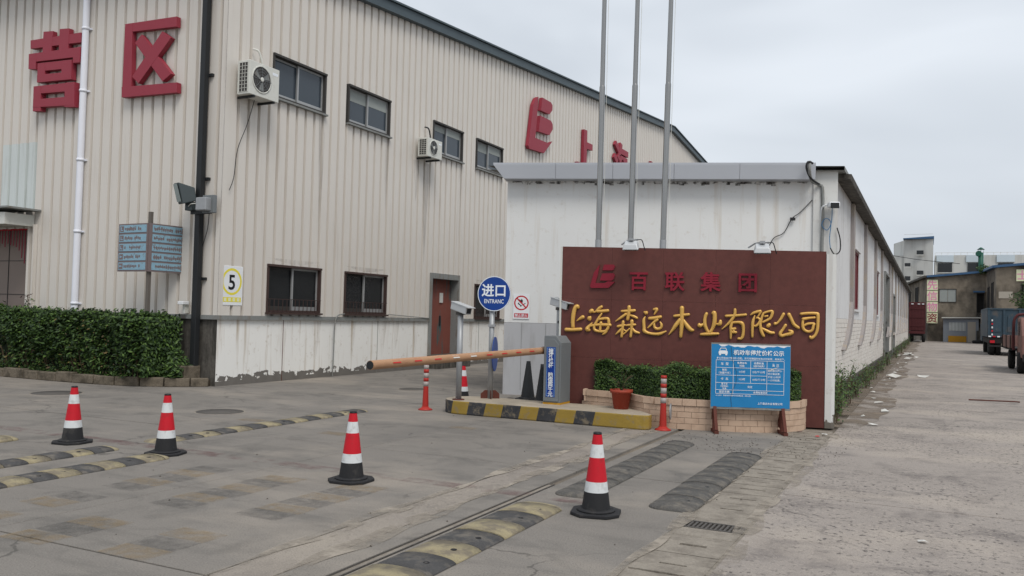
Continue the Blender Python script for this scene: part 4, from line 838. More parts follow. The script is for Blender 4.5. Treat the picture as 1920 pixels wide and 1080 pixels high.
# lamps on top of the sign
def sign_lamp(x, z, label):
    t = thing('sign_lamp', label, 'lamp', FG @ Matrix.Translation((x, 0, z)), 'lamps leaning over the sign wall')
    m = MB(); m.add([(-.10, -.42, .02), (.10, -.42, .02), (.13, -.44, -.07), (-.13, -.44, -.07), (-.10, -.28, .10), (.10, -.28, .10), (.13, -.22, -.02), (-.13, -.22, -.02)], [(0, 1, 5, 4), (3, 7, 6, 2), (0, 3, 2, 1), (4, 5, 6, 7), (0, 4, 7, 3), (1, 2, 6, 5)]); m.build('head', 'camgrey', t, bevel=.012)
    MB().add([(-.12, -.43, -.078), (.12, -.43, -.078), (.12, -.235, -.032), (-.12, -.235, -.032)], [(0, 1, 2, 3)]).build('lens', 'lampglass', t)
    MB().tube([(-.2, .1, .06), (-.1, .0, .12), (-.02, -.2, .12), (0, -.3, .1)], .014, 6).tube([(.1, -.2, .12), (-.1, .0, .12)], .012, 6).build('bracket', 'galv', t)
    B(-.04, .04, -.36, -.3, .09, .13).build('gear_box', 'galv', t); MB().tube(curve_pts([(.08, -.28, .1), (.16, -.25, .11), (.2, -.24, .0), (.22, -.22, -.06)]), .008, 6).build('lead', 'cable', t)
sign_lamp(-3.02, 2.80, 'silver lamp leaning over the sign wall below the middle flagpole')
sign_lamp(-.98, 2.76, 'silver lamp leaning over the right end of the sign wall')
# flagpoles
for x, y, ln_, lb in ((-5.164, 13.873, .003, 'leftmost of three stainless steel flagpoles behind the sign wall'), (-4.622, 13.988, .009, 'middle stainless steel flagpole with a thin halyard behind the sign wall'), (-4.082, 14.103, .014, 'rightmost of three stainless steel flagpoles behind the sign wall')):
    t = thing('flagpole', lb, 'flagpole', F(x - ln_ * 2.9, y, 0), 'flagpoles behind the sign wall'); Z = lambda z, dx=0: (ln_ * z + dx, 0, z)
    MB().tube([Z(z) for z in (0, .1, 5.5, 5.65, 5.68)], [.05, .05, .05, .05, .043], 18).build('lower_pole', 'steel', t); MB().tube([Z(z) for z in (5.68, 5.75, 10.3, 10.4)], [.042, .042, .035, .034], 18).build('upper_pole', 'steel', t)
    MB().tube([Z(2.80), Z(2.98)], .056, 18).build('collar', 'galv', t)
    MB().lathe([(.15, 0), (.15, .02)], 16).build('base_plate', 'galv', t); MB().tube([Z(2.7, .085), Z(10.3, .07)], .004, 5).build('halyard', 'offwhite', t)

# ------------------------------------------------------------------ planter
pt = thing('tiled_planter', 'low curved planter faced with beige tiles in front of the sign wall', 'planter', FG)
path = [(p[0], p[1]) for p in curve_pts([(-3.74, -.01), (-3.70, -.20), (-3.35, -.36), (-2.98, -.58), (-2.68, -.95), (-2.3, -1.08), (-1.75, -1.09), (-1.2, -1.03), (-.7, -.83), (-.38, -.45), (-.28, -.01)], 5)]
pv = [Vector((a, b, 0)) for a, b in path]; D = [0]
for a, b in zip(pv, pv[1:]): D.append(D[-1] + (b - a).length)
tm = B(-.104, .104, -.012, .03, 0, .083).mesh('tile', 'tile'); tc_ = B(-.102, .102, -.03, .03, 0, .096).mesh('cap_tile', 'tile')
for r in range(5):
    s = .1 if r % 2 else .205; z = .0 + r * .088 if r < 4 else .354
    if r == 4: s = .105
    while s < D[-1] - .08:
        p, d = along(pv, D, s); fr = FG @ Matrix.Translation((p.x, p.y, z)) @ Matrix.Rotation(math.atan2(d.y, d.x), 4, 'Z')
        part('tile' if r < 4 else 'cap_tile', tm if r < 4 else tc_, pt, fr); s += .212 if r < 4 else .208
inner = [(p.x + (.02 if p.x < -2 else -.02) * (1 if p.y > -.5 else 0), p.y + .012) for p in pv]
MB().prism(inner, 0, .36, plane='xy').build('core', 'mortar', pt)
ii = [(-2.03 + (p.x + 2.03) * .95, p.y * .93 - .0) for p in pv]; MB().prism(ii, .36, .43, plane='xy').build('soil', 'soil', pt)
t = thing('boxwood_hedge', 'bushy green box hedge growing in the tiled planter', 'hedge', FG @ Matrix.Translation((-2, -.4, .45)))
MB().prism([(-3.35, -.04), (-3.1, -.14), (-2.55, -.5), (-1.9, -.68), (-1.2, -.62), (-.6, -.25), (-.5, -.04)], .38, .72, plane='xy').build('dark_core', 'leafcore', t, FG, bevel=.06)  # dark block behind the leaves, inner shade given as colour
P = []
def fr_y(x):                                   # front line of the hedge, following the planter
    pts_ = [(-3.62, -.12), (-3.3, -.24), (-2.9, -.46), (-2.5, -.78), (-2.0, -.88), (-1.3, -.84), (-.8, -.62), (-.45, -.3), (-.34, -.1)]
    for (x0, y0), (x1, y1) in zip(pts_, pts_[1:]):
        if x <= x1: return y0 + (y1 - y0) * (x - x0) / (x1 - x0)
    return -.1
for _ in range(28000):
    x = random.uniform(-3.6, -.36); k = random.random(); z1_ = .87 + .035 * math.sin(x * 5) + .03 * math.sin(x * 11 + 1); fy = fr_y(x)
    if k < .56: P.append(((x, fy - .05 * math.sin(x * 7) * math.sin(x * 2.2 + 1) + abs(random.gauss(0, .06)), .40 + random.random() * (z1_ - .40)), (0, -1, .5)))
    else: P.append(((x, random.uniform(fy, -.04), z1_ - abs(random.gauss(0, .05)) + max(0, random.gauss(0, .025))), (0, -.2, 1)))
leaves(P, .028, .055, (.34, .42, .24)).build('foliage', ['leafC', 'leafA', 'leafB'], t, FG)

# ------------------------------------------------------------------ barrier island
isl = [(-6.85 - .45 * math.cos(a), 12.55 - .45 * math.sin(a)) for a in [math.pi / 2 - k * math.pi / 10 for k in range(11)]]
poly = isl + [(-4.62, 13.0), (-4.28, 12.93), (-4.0, 12.72), (-3.78, 12.45), (-3.68, 12.3), (-3.68, 12.18), (-3.74, 12.12), (-3.86, 12.1)]
m = MB().prism(poly, 0, .22, plane='xy')
tag(m.build('traffic_island', 'stripes', None, bevel=.02), 'yellow and black striped concrete island carrying the barrier', 'traffic island')
# barrier
t = thing('barrier_gate', 'grey barrier cabinet with blue label and long faded boom', 'barrier', F(-5.43, 12.74, .22))
B(-.15, .15, -.15, .27, 0, .03).build('base', 'ochre', t)
MB().prism([(-.15, .03), (.15, .03), (.15, .99), (.06, 1.10), (-.15, 1.10)], -.15, .27).build('cabinet', 'boxgrey', t, bevel=.008)
MB().prism([(-.14, .05), (.12, .05), (.12, .96), (.04, 1.05), (-.14, 1.05)], -.168, -.151).build('front_door', 'boxgrey', t, bevel=.005)
B(-.095, .065, -.172, -.1685, .12, .92).build('label', 'navy', t)
MB().box(-.085, -.081, -.1735, -.172, .135, .905).box(.051, .055, -.1735, -.172, .135, .905).box(-.085, .055, -.1734, -.172, .901, .905).box(-.085, .055, -.1734, -.172, .135, .139).build('label_border', 'dimprint', t)
m = MB()
for i, c in enumerate('撞坏栏杆 赔偿两千元'): m.text(c, .088, -.015, .855 - i * .0765, -.1745, .02)
m.build('lettering', 'print', t); MB().lathe([(.02, 0), (.02, .03)], 12, c=(.03, .06, 1.085), ax='z').build('lock', 'galv', t)
a = Vector((-.23, .02, .85)); b = Vector((-.36, -4.62, .80)); d = (b - a)
MB().tube([(-.15, .02, .85), (-.25, .02, .85)], .06, 14).build('pivot', 'rustframe', t)
arm = MB().tube([a, b], .055, 16).build('boom', 'armtan', t)
MB().lathe([(.05, -.004), (.05, .0)], 14, c=tuple(b + d.normalized() * .004), ax='y').build('boom_end', 'black', arm)
for k in range(9):
    p = a.lerp(b, .1 + k * .098); q = a.lerp(b, .1 + k * .098 + .035); o = Vector((.0535 * .86, 0, .0535 * .38)) + Vector((.003, 0, .003)); up = Vector((-.012, 0, .018))
    MB().add([p + o - up, q + o - up, q + o + up, p + o + up], [(0, 1, 2, 3)]).build('red_mark', 'armred' if k not in (4, 5) else 'paper', arm)
MB().box(-.29, -.17, .05, .25, .79, .91).build('counterweight', 'rustframe', t, bevel=.01)
# plate camera posts
def cam_post(x, y, z0, h, label, square):
    t = thing('camera_post', label, 'camera', F(x, y, z0), 'number plate cameras on the island')
    (B(-.045, .045, -.045, .045, 0, h) if square else MB().lathe([(.048, 0), (.048, h)], 16)).build('post', 'galv', t)
    MB().lathe([(.10, 0), (.10, .015)], 16).build('base_plate', 'rust', t)
    MB().box(-.06, .06, -.06, .05, h, h + .05).build('mount', 'darkframe', t)
    fr = W[t] @ Matrix.Translation((0, 0, h + .11)) @ Matrix.Rotation(R_(72), 4, 'Z') @ Matrix.Rotation(R_(14), 4, 'X')
    B(-.07, .07, -.2, .18, -.06, .06).build('housing', 'camgrey', t, fr, bevel=.012); B(-.08, .08, -.26, .18, .062, .075).build('hood', 'camgrey', t, fr); B(-.045, .045, -.204, -.2, -.04, .045).build('lens_window', 'black', t, fr)
    if square: MB().lathe([(.025, 0), (.025, .008)], 12, c=(0, -.046, h - .2), ax='y').build('sensor', 'black', t)
cam_post(-6.95, 12.25, .22, 1.40, 'plate camera on a round post at the left end of the striped island', False)
cam_post(-5.62, 13.32, .0, 1.74, 'plate camera on a square post behind the grey barrier cabinet', True)
# entrance disc
t = thing('entrance_sign', 'round blue entrance sign on a galvanised post on the island', 'sign', F(-6.65, 12.80, .22))
MB().lathe([(.045, 0), (.045, 1.72)], 16).build('post', 'galv', t)
for q in range(4): MB().prism([(0, 0), (.12, 0), (.12, .08), (.05, .14), (0, .14)], -.004, .004).build('foot_bracket', 'rust', t, W[t] @ Matrix.Rotation(q * math.pi / 2 + .6, 4, 'Z') @ Matrix.Translation((.04, 0, 0)))
fr = F(-6.65, 12.80, 1.99, 8) @ Matrix.Translation((.05, -.055, 0))
MB().lathe([(.295, 0), (.295, .012)], 48, ax='y').build('disc', 'blue', t, fr)
MB().lathe([(.295, .0135), (.283, .0135)], 48, ax='y', caps=False).build('disc_rim', 'print', t, fr)
MB().text('进口', .225, 0, .055, -.0145, .022, spacing=1.0).build('characters', 'print', t, fr); MB().text('ENTRANC', .098, 0, -.125, -.0145, .012, sx=.78).build('lettering', 'print', t, fr)
fr = F(-6.65, 12.80, .97, 108) @ Matrix.Translation((0, -.06, 0))
MB().lathe([(.29, 0), (.29, .012)], 40, ax='y').build('disc', 'blue', t, fr); MB().lathe([(.292, .0), (.292, -.003), (.25, -.003)], 40, ax='y', caps=False).build('disc_rim', 'galv', t, fr)
MB().text('出口', .2, 0, .03, -.0145, .02).build('characters', 'dimprint', t, fr) if False else None
for z in (.75, 1.25): B(-.06, .06, -.06, .06, z - .02, z + .02).build('clamp', 'galv', t, F(-6.65, 12.80, .2, 20))
# delineators
def delineator(x, y, label, lean=0):
    t = thing('delineator_post', label, 'bollard', F(x, y, 0), 'red flexible delineator posts')
    MB().lathe([(.12, 0), (.12, .015), (.075, .035), (.055, .06)], 20).build('base', 'orange', t)
    MB().lathe([(.054, .06), (.042, .40)], 18, caps=False).build('lower_post', 'orange', t)
    z = .40
    for i, (h, c) in enumerate(((.08, 'reflect'), (.06, 'orange'), (.085, 'reflect'), (.06, 'orange'), (.075, 'reflect'), (.045, 'orange'))):
        MB().lathe([(.043 + .001 * (i % 2), z), (.043 + .001 * (i % 2), z + h)], 18).build('band' if c == 'reflect' else 'collar', c, t); z += h
delineator(-7.62, 12.31, 'red delineator post left of the striped island, under the boom'); delineator(-3.50, 12.28, 'red delineator post where the striped island meets the planter')
tag(MB().lathe([(.12, 0), (.12, .015)], 28, ax='y').build('round_plate', 'galv', None, F(-3.43, 12.40, .27, 100)), 'small round grey plate leaning behind the right delineator post', 'plate')
# cones
def cone(fr, label, black=False, grp='striped traffic cones in the forecourt'):
    t = thing('traffic_cone', label, 'traffic cone', fr, grp); h = .67; rb, rt = .118, .034
    R = lambda z: rb + (rt - rb) * (z - .05) / (h - .05)
    o = [(.2, .1), (.2, -.1), (.11, -.2), (-.11, -.2), (-.2, -.1), (-.2, .1), (-.11, .2), (.11, .2)]
    MB().prism(o, 0, .028, plane='xy').build('base', 'blackrub', t, bevel=.006); MB().lathe([(.158, .028), (.158, .04), (.14, .048)], 28).build('base_step', 'blackrub', t)
    seg = [(.048, .185, 'blackrub', 'foot_sleeve'), (.185, .27, 'reflwhite', 'reflective_band'), (.27, .465, 'red', 'body'), (.465, .572, 'reflwhite', 'reflective_band'), (.572, .652, 'red', 'body'), (.652, .67, 'black', 'tip')]
    if black: seg = [(.048, .66, 'black', 'body'), (.66, .67, 'black', 'tip')]
    for a, b, c, nm in seg: MB().lathe([(R(a), a), (R(b), b)] + ([(.024, b), (.024, b - .02)] if nm == 'tip' else []), 28, caps=nm == 'tip').build(nm, c, t)
    return t
c0 = cone(F(-9.08, 6.80, 0, 8), 'leftmost striped traffic cone of the front row')
for x, y, r, lb in ((-7.60, 6.85, 20, 'second striped cone from the left, at the end of a speed bump'), (-5.0, 6.76, 4, 'third striped cone, alone on bare concrete left of centre'), (-2.49, 6.77, 14, 'nearest striped cone, between the right-hand speed bumps'), (-7.85, 14.0, 40, 'striped cone standing behind the island near the camera post')): copy_tree(c0, F(x, y, 0, r) @ Matrix.Scale(random.uniform(.985, 1.015), 4), label=lb)
tc2 = cone(F(-6.97, 15.0, 0, 10) @ Matrix.Scale(1.12, 4), 'plain black cone against the white wall behind the island', True, 'black cones behind the island')
t = thing('folded_cone', 'black cone with white chevrons half hidden by the barrier cabinet', 'traffic cone', F(-6.35, 14.3, 0), 'black cones behind the island')
MB().lathe([(.15, 0), (.13, .08), (.05, .68), (.045, .75)], 20).build('body', 'black', t)
for z in (.12, .26): MB().lathe([(.135 - z * .14 + .006, z), (.125 - z * .14, z + .07)], 20, caps=False).build('chevron', 'reflwhite', t)
B(-.17, .17, -.17, .17, 0, .03).build('base', 'blackrub', t)
# pot
t = thing('flower_pot', 'terracotta coloured pot with a straggly plant on the island end', 'flower pot', F(-4.30, 12.72, .22))
MB().lathe([(.115, 0), (.155, .25), (.175, .25), (.18, .30), (.165, .30), (.155, .26), (.001, .26)], 24).build('pot', 'terracotta', t); MB().lathe([(.157, .262), (.001, .268)], 20, caps=False).build('soil', 'soil', t)
m = MB(); P = []
for i in range(16):
    a = random.random() * 6.28; l = random.uniform(.15, .42); e = (math.cos(a) * l * .6, math.sin(a) * l * .6, .27 + l * random.uniform(.5, 1.1)); m.tube(curve_pts([(0, 0, .26), (e[0] * .4, e[1] * .4, .26 + (e[2] - .26) * .7), e], 3), .005, 4)
    for _ in range(12): k = random.uniform(.4, 1.05); P.append(((e[0] * k, e[1] * k, .27 + (e[2] - .27) * k), (0, -.5, .7)))
m.build('stems', 'stem', t); leaves(P, .035, .07).build('foliage', ['leafC', 'leafA', 'leafB'], t)

# ------------------------------------------------------------------ price board
FP = F(-2.86, 12.527, 0, 22.4)
t = thing('price_board', 'blue parking price board on rusty trestle legs', 'notice board', FP)
bz = .375
MB().box(-.005, 1.14, 0, .03, bz - .03, bz).box(-.005, 1.14, 0, .03, bz + .915, bz + .935).box(-.005, .0, 0, .03, bz, bz + .915).box(1.135, 1.14, 0, .03, bz, bz + .915).build('frame', 'trim_grey', t)
bd = B(0, 1.135, .002, .02, bz, bz + .915).build('backing', 'white', t)
m = MB(); N = 24
for i in range(N + 1):
    x = i / N * 1.135; top = .915 - (0 if i < 3 else .028 + .012 * math.sin(i * .9) + .01 * math.sin(i * 2.1) - max(0, i - 20) * .006); bow = -.004 - .006 * math.sin(i / N * 9.4) ** 2
    for z in (0, .3, .6, top): m.v.append((x, bow + (.003 if z in (0, top) else 0), bz + z))
for i in range(N):
    for j in range(3): k = i * 4 + j; m.f.append((k, k + 4, k + 5, k + 1)); m.m.append(0); m.sm.append(True)
m.build('banner', 'boardblue', t)
m = MB(); Y = -.0125; T_ = lambda s, size, x, z, b=.012, al='CENTER': m.text(s, size, x, bz + z, Y, b, 0, 0, al)
T_('机动车停放价格公示', .081, .68, .80, .02); T_('本公司自2017年3月1日起，实行车辆临时停车计时收费，具体如下。', .0335, .07, .715, .01, 'LEFT')
gx = [.065, .315, .565, .80, 1.045]; gz = [.685, .575, .465, .355, .25, .195]
def ln(x0, z0, x1, z1): m.bar((x0, Y + .001, bz + z0), (x1, Y + .001, bz + z1), .0015, .0055) if x0 != x1 else m.box(x0 - .00275, x0 + .00275, Y, Y + .001, bz + z0, bz + z1)
for i, z in enumerate(gz):
    if i == 2: ln(gx[0], z, gx[3], z)
    else: ln(gx[0], z, gx[4], z)
for x in (gx[0], gx[1], gx[4]): ln(x, gz[5], x, gz[0])
ln(gx[2], gz[3], gx[2], gz[0]); ln(gx[3], gz[4], gx[3], gz[0])
mid = lambda i: (gx[i] + gx[i + 1]) / 2
T_('车  型', .045, mid(0), .63); T_('免费停车', .036, mid(1), .648); T_('时段', .036, mid(1), .606); T_('收费标准', .036, mid(2), .648); T_('（超时收费）', .034, mid(2), .606); T_('备 注', .045, mid(3), .628)
T_('轿车', .036, mid(0), .542); T_('（含面包车）', .036, mid(0), .5); T_('1小时', .038, mid(1), .52); T_('5元/每小时', .038, mid(2), .52)
T_('卡  车', .045, mid(0), .41); T_('1小时', .038, mid(1), .41); T_('10元/每小时', .036, mid(2), .41)
for i, s in enumerate(('超时部分按小', '时计算收费，', '不足1小时按', '一小时收费。')): T_(s, .034, gx[3] + .012, .545 - i * .046, .01, 'LEFT')
T_('集卡类', .03, mid(0), .337); T_('（含特种）', .03, mid(0), .303); T_('车辆', .03, mid(0), .27); T_('另定', .036, (gx[1] + gx[3]) / 2, .30); T_('固定车辆', .038, mid(0), .222); T_('收费标准另定', .034, (gx[1] + gx[4]) / 2 + .03, .222)
T_('以上标示，敬请停放车辆按计时收费标准，自觉付费。', .022, .065, .168, .008, 'LEFT'); T_('上海森远木业有限公司', .036, 1.03, .065, .014, 'RIGHT')
m.build('printed_table', 'print', t)
m = MB(); cx, cz = .165, .795
m.prism([(cx - .065, bz + cz - .02), (cx + .065, bz + cz - .02), (cx + .065, bz + cz + .015), (cx + .045, bz + cz + .03), (cx - .045, bz + cz + .03), (cx - .065, bz + cz + .015)], Y, Y + .001)
for s_ in (-1, 1): m.box(cx + s_ * .045 - .014, cx + s_ * .045 + .014, Y, Y + .001, bz + cz - .04, bz + cz - .0205); m.bar((cx + s_ * .052, Y, bz + cz + .03), (cx + s_ * .036, Y, bz + cz + .062), .0012, .009)
m.bar((cx - .04, Y, bz + cz + .064), (cx + .04, Y, bz + cz + .064), .0012, .009); m.build('car_symbol', 'print', t)
MB().add([(.82, Y - .002, bz + .54), (.87, Y - .002, bz + .575), (.98, Y - .002, bz + .605), (.88, Y - .002, bz + .56)], [(0, 1, 2, 3)]).build('tear', 'paper', t)
m = MB(); m.tube([(.30, Y, bz + .005), (.285, Y, bz + .13), (.31, Y, bz + .25), (.36, Y, bz + .36), (.36, Y, bz + .52), (.30, Y, bz + .70), (.28, Y, bz + .88)], .0022, 4); m.build('crease', 'darkframe', t)
for x in (.06, 1.04):
    lg = MB().box(x - .03, x + .03, -.2, .3, .0, .045).build('foot', 'rust', t)
    MB().bar((x, -.16, .045), (x, .03, bz + .02), .045).bar((x, .24, .045), (x, .045, bz + .02), .045).build('leg', 'rust', t); MB().box(x - .022, x + .022, .032, .07, .045, bz + .95).build('upright', 'rust', t)

# ------------------------------------------------------------------ speed bumps
def bump(x, y0, y1, label, pat, w=.36, h=.05, ph=0, seg=.25):
    t = thing('speed_bump', label, 'speed bump', F(x, y0, 0), 'rubber speed bumps in the forecourt'); L_ = y1 - y0; n = max(1, round((L_ - .24) / seg)); s = (L_ - .24) / n
    A = [(-w / 2, 0), (-w / 2, .006)] + [(w / 2 * math.sin(a), h * math.cos(a) ** .8) for a in [-1.35 + k * .27 for k in range(11)]] + [(w / 2, .006), (w / 2, 0)]
    for i in range(n):
        m = MB(); ya, yb = .12 + i * s + .003, .12 + (i + 1) * s - .003; k = len(A); z = random.uniform(-.005, .004)
        m.v = [(p[0], yy, p[1] + (z if p[1] > .01 else 0)) for yy in (ya, yb) for p in A]; m.f = [(j, j + k, j + 1 + k, j + 1) for j in range(k - 1)] + [tuple(range(k)), tuple(range(2 * k - 1, k - 1, -1))]; m.m = [0] * len(m.f); m.sm = [True] * (k - 1) + [False] * 2
        c = pat[(i + ph) % len(pat)]; sg_ = m.build('bump_segment', c, t)
        MB().lathe([(.022, 0), (.022, .004), (.012, .004), (.012, .001)], 10, c=(w * .22, (ya + yb) / 2, h * .80)).build('bolt', 'blackrub', sg_)
    for e, yb in ((-1, .12), (1, L_ - .12)):
        m = MB(); k = len(A); R4 = 5
        for q in range(R4 + 1):
            f_ = math.cos(q / R4 * math.pi / 2); m.v += [(p[0] * (.35 + .65 * f_ if q else 1), yb + e * (.12 * math.sin(q / R4 * math.pi / 2)), max(0, p[1] * f_)) for p in A]
        for q in range(R4): m.f += [(q * k + j, q * k + j + 1, (q + 1) * k + j + 1, (q + 1) * k + j) for j in range(k - 1)]
        m.m = [0] * len(m.f); m.sm = [True] * len(m.f); m.build('end_cap', pat[-1] if len(pat) > 1 else pat[0], t)
Yp = ('bumpblack', 'bumpyellow')
bump(-2.92, 7.25, 11.2, 'worn grey speed bump behind the nearest cone', ('bumpworn',), .37, .045, seg=.36)
bump(-1.99, 7.2, 10.65, 'worn grey speed bump beside the drain', ('bumpworn',), .41, .05, seg=.36)
for y0, x in ((11.05, -2.92), (10.5, -1.99)): mark(x, y0 - .02, 'py', .3, .2)
bump(-2.99, -.5, 6.8, 'black and yellow speed bump at the bottom centre', Yp, .44, .045, 0, .36)
bump(-8.38, 2.5, 6.8, 'upper of two black and yellow speed bumps at the left edge', Yp, .34, .04, 1)
bump(-7.52, 2.5, 6.72, 'lower of two black and yellow speed bumps at the left edge', Yp, .40, .04, 0)
bump(-9.9, 2.5, 6.62, 'end of a speed bump just showing at the far left edge', Yp, .36, .05, 0)
bump(-8.37, 7.3, 11.55, 'long thin black and yellow speed bump behind the second cone', Yp, .35, .036, 1, .29)

# ------------------------------------------------------------------ weeds and litter along the workshop
def weed(x, y, n, h, sp, label):
    t = thing('weed_clump', label, 'weeds', F(x, y, 0), 'weeds along the workshop wall'); st = MB(); P = []
    for i in range(n):
        a = random.random() * 6.28; b = Vector((random.uniform(-.12, .14), random.uniform(-sp, sp), 0)); hh = h * random.uniform(.45, 1.1); e = b + Vector((random.uniform(-.05, .22), random.uniform(-.2, .2), 1)) * hh
        md = b.lerp(e, .55) + Vector((-.03, 0, .04)); st.tube([b, md, e], [.006, .005, .002], 4, caps=False)
        for _ in range(int(10 + 22 * hh)): k = random.uniform(.15, 1.05); P.append((b.lerp(e, k) + Vector((random.gauss(0, .05), random.gauss(0, .05), random.gauss(0, .03))), (random.gauss(.3, .5), -.4, .7)))
    st.build('stems', 'stem', t); leaves(P, .03, .085, (.38, .4, .22)).build('foliage', ['leafC', 'leafA', 'leafB'], t)
weed(-1.45, 15.0, 22, .62, .35, 'tall straggly weeds beside the sign wall end pillar')
weed(-1.48, 16.3, 22, .72, .5, 'second weed clump behind the end pillar, with dry stems')
weed(-1.55, 18.2, 26, .8, .6, 'bushy weed clump at the workshop corner')
weed(-1.5, 20.9, 18, .5, .6, 'weed clump below the first pilaster of the workshop')
weed(-1.5, 23.8, 20, .55, .8, 'weed clump below the first red window of the workshop')
for i, (y, lb) in enumerate(((27, 'weed clump below the second pilaster'), (31.5, 'weed clump below the third pilaster'), (37, 'weed clump just before the grey workshop door'), (46, 'large weed clump just past the grey workshop door'), (54, 'dark weed clump well past the workshop door'), (63, 'dark weed clump towards the far end of the workshop'), (74, 'farthest weed clump beside the parked red truck'))): weed(-1.5, y, 15, .48 + .04 * i, .7 + .1 * i, lb)
def scrap(x, y, s, label, mat='paper', z=.008):
    m = MB(); n = 7; V = []
    for i in range(n):
        a = 6.28 * i / n; r = s * random.uniform(.5, 1.1); V.append((r * math.cos(a), r * .7 * math.sin(a), random.uniform(0, s * .35)))
    m.add([(0, 0, s * random.uniform(.2, .5))] + V, [(0, 1 + i, 1 + (i + 1) % n) for i in range(n)])
    tag(m.build('litter_scrap', mat, None, F(x, y, z, random.uniform(0, 360))), label, 'litter', 'litter on the ground')
for x, y, s, lb in ((-.02, 7.2, .05, 'lone white scrap on the bare road at lower right'), (-1.35, 13.25, .06, 'white scrap on the ground by the right trestle foot'), (-.98, 28.5, .3, 'white plastic sheet on the road edge further up the lane'), (-.2, 29.5, .22, 'white bag lying in the middle of the lane')): scrap(x, y, s, lb)
scrap(-1.42, 12.95, .06, 'small red scrap on the ground by the right trestle foot', 'red'); scrap(-1.72, 13.3, .05, 'dull red scrap beside the sign wall foot', 'contred')
for i in range(18):
    y = 14.6 + i * 1.5 + random.uniform(-.4, .4); scrap(-1.15 + random.gauss(.1, .16), y, random.uniform(.04, .11), 'small pale scrap in the dirt along the workshop wall')
for i in range(9): scrap(-.9 + random.gauss(0, .25), 44 + i * 1.2, random.uniform(.12, .3), 'pale rubbish heaped in the dirt far along the workshop wall')
m = MB()
for i in range(420):
    if random.random() < .8: x, y = random.uniform(-3.2, -.9), 10.8 + abs(random.gauss(0, 1.0))
    else: x, y = random.uniform(-7, 1.5), random.uniform(4, 16)
    if y > 12.2 and x < -3: continue
    s = random.uniform(.004, .013) ; q = random.random() * 3; m.add([(x + s * math.cos(q), y + s * math.sin(q), .002), (x + s * math.cos(q + 2.1), y + s * math.sin(q + 2.1), .002), (x + s * math.cos(q + 4.2), y + s * math.sin(q + 4.2), .002), (x, y, s * .9 + .002)], [(0, 1, 3), (1, 2, 3), (2, 0, 3)])
tag(m.build('loose_crumbs', 'gravel'), kind='stuff')
MB().add([(-.5, -.35, 0), (.55, -.35, 0), (.4, .35, 0), (-.6, .3, 0)], [(0, 1, 2, 3)]).build('grime_patch', 'grime', forecourt, F(-6.9, 15.1, .004))
tag(MB().tube([(-.5, 0, .02), (.4, .05, .02), (.5, -.02, .02)], .015, 6).build('iron_bar', 'rust', None, F(1.3, 21.5, 0, 10)), 'bent rusty bar lying on the lane at the right', 'bar')

# ------------------------------------------------------------------ far end of the lane: cement building
gb = thing('cement_building', 'stained cement building with blue roof edge closing the lane', 'building', F(0, 97, 0))
pts = [(-3.2, 116), (-.12, 97.2), (5.06, 97.0), (5.44, 88.0), (14, 85.5)]; hs = [(6.1, 6.5), (6.5, 7.0), (7.05, 6.95), (6.95, 7.6)]
def face(i): (x0, y0), (x1, y1) = pts[i], pts[i + 1]; return F(x0, y0, 0, math.degrees(math.atan2(y1 - y0, x1 - x0))), math.hypot(x1 - x0, y1 - y0)
for i in range(4):
    fr, l = face(i); h0, h1 = hs[i]; a0 = -.0 if i else 0
    MB().prism([(0, 0), (l, 0), (l, h1), (0, h0)], 0, .3).build('wall', 'greywall', gb, fr); MB().prism([(-.1, h0 + .01), (l + .1, h1 + .01), (l + .1, h1 + .22), (-.1, h0 + .22)], -.35, .3).build('roof_edge', 'bluetrim' if i else 'darkwall', gb, fr)
MB().add([(x, y, z) for (x, y), z in zip(pts + [(14, 125), (-3.2, 125)], (6.2, 6.6, 7.1, 7.1, 7.7, 9, 7))], [tuple(range(7))]).build('roof', 'bluetrim', gb, F())
def hole(fi, x0, x1, z0, z1, name='window', mat='darkhole', fm='darkframe', panes=0):
    fr, l = face(fi); w = MB().box(x0 - .06, x0, -.06, .02, z0 - .06, z1 + .06).box(x1, x1 + .06, -.06, .02, z0 - .06, z1 + .06).box(x0, x1, -.06, .02, z1, z1 + .06).box(x0, x1, -.06, .02, z0 - .06, z0).build(name, fm, gb, fr)
    n = max(1, panes); d = (x1 - x0) / n
    for k in range(n): B(x0 + k * d + (.04 if n > 1 else 0), x0 + (k + 1) * d, -.02, -.005, z0, z1).build('pane', mat, w, fr)  # dark ones are sheets on solid wall, the unlit inside put into their colour
hole(1, 1.05, 2.55, 4.05, 5.3, mat='blind', panes=2); hole(0, 6.5, 8.2, 3.7, 5.6); hole(0, 11.5, 13.3, 3.9, 5.7)
hole(1, 4.45, 5.02, 0.1, 4.9, 'stair_doorway'); hole(2, 2.2, 3.6, 3.3, 5.4); hole(2, 5.4, 6.9, 3.5, 5.7); hole(3, 2.0, 4.2, 3.5, 5.45)
fr, l = face(1); B(4.1, 5.1, -1.0, 0, 5.0, 5.15).build('door_canopy', 'bluetrim', gb, fr)
for k in range(10): B(4.4, 5.15, -2.6 + k * .26, -2.34 + k * .26, 0, .3 + k * .3).build('stair', 'darkwall', gb, fr)
fr, l = face(3); B(.2, 1.3, -.05, -.01, 4.2, 4.8).build('wall_plate', 'doorgrey', gb, fr)
fr, l = face(1)
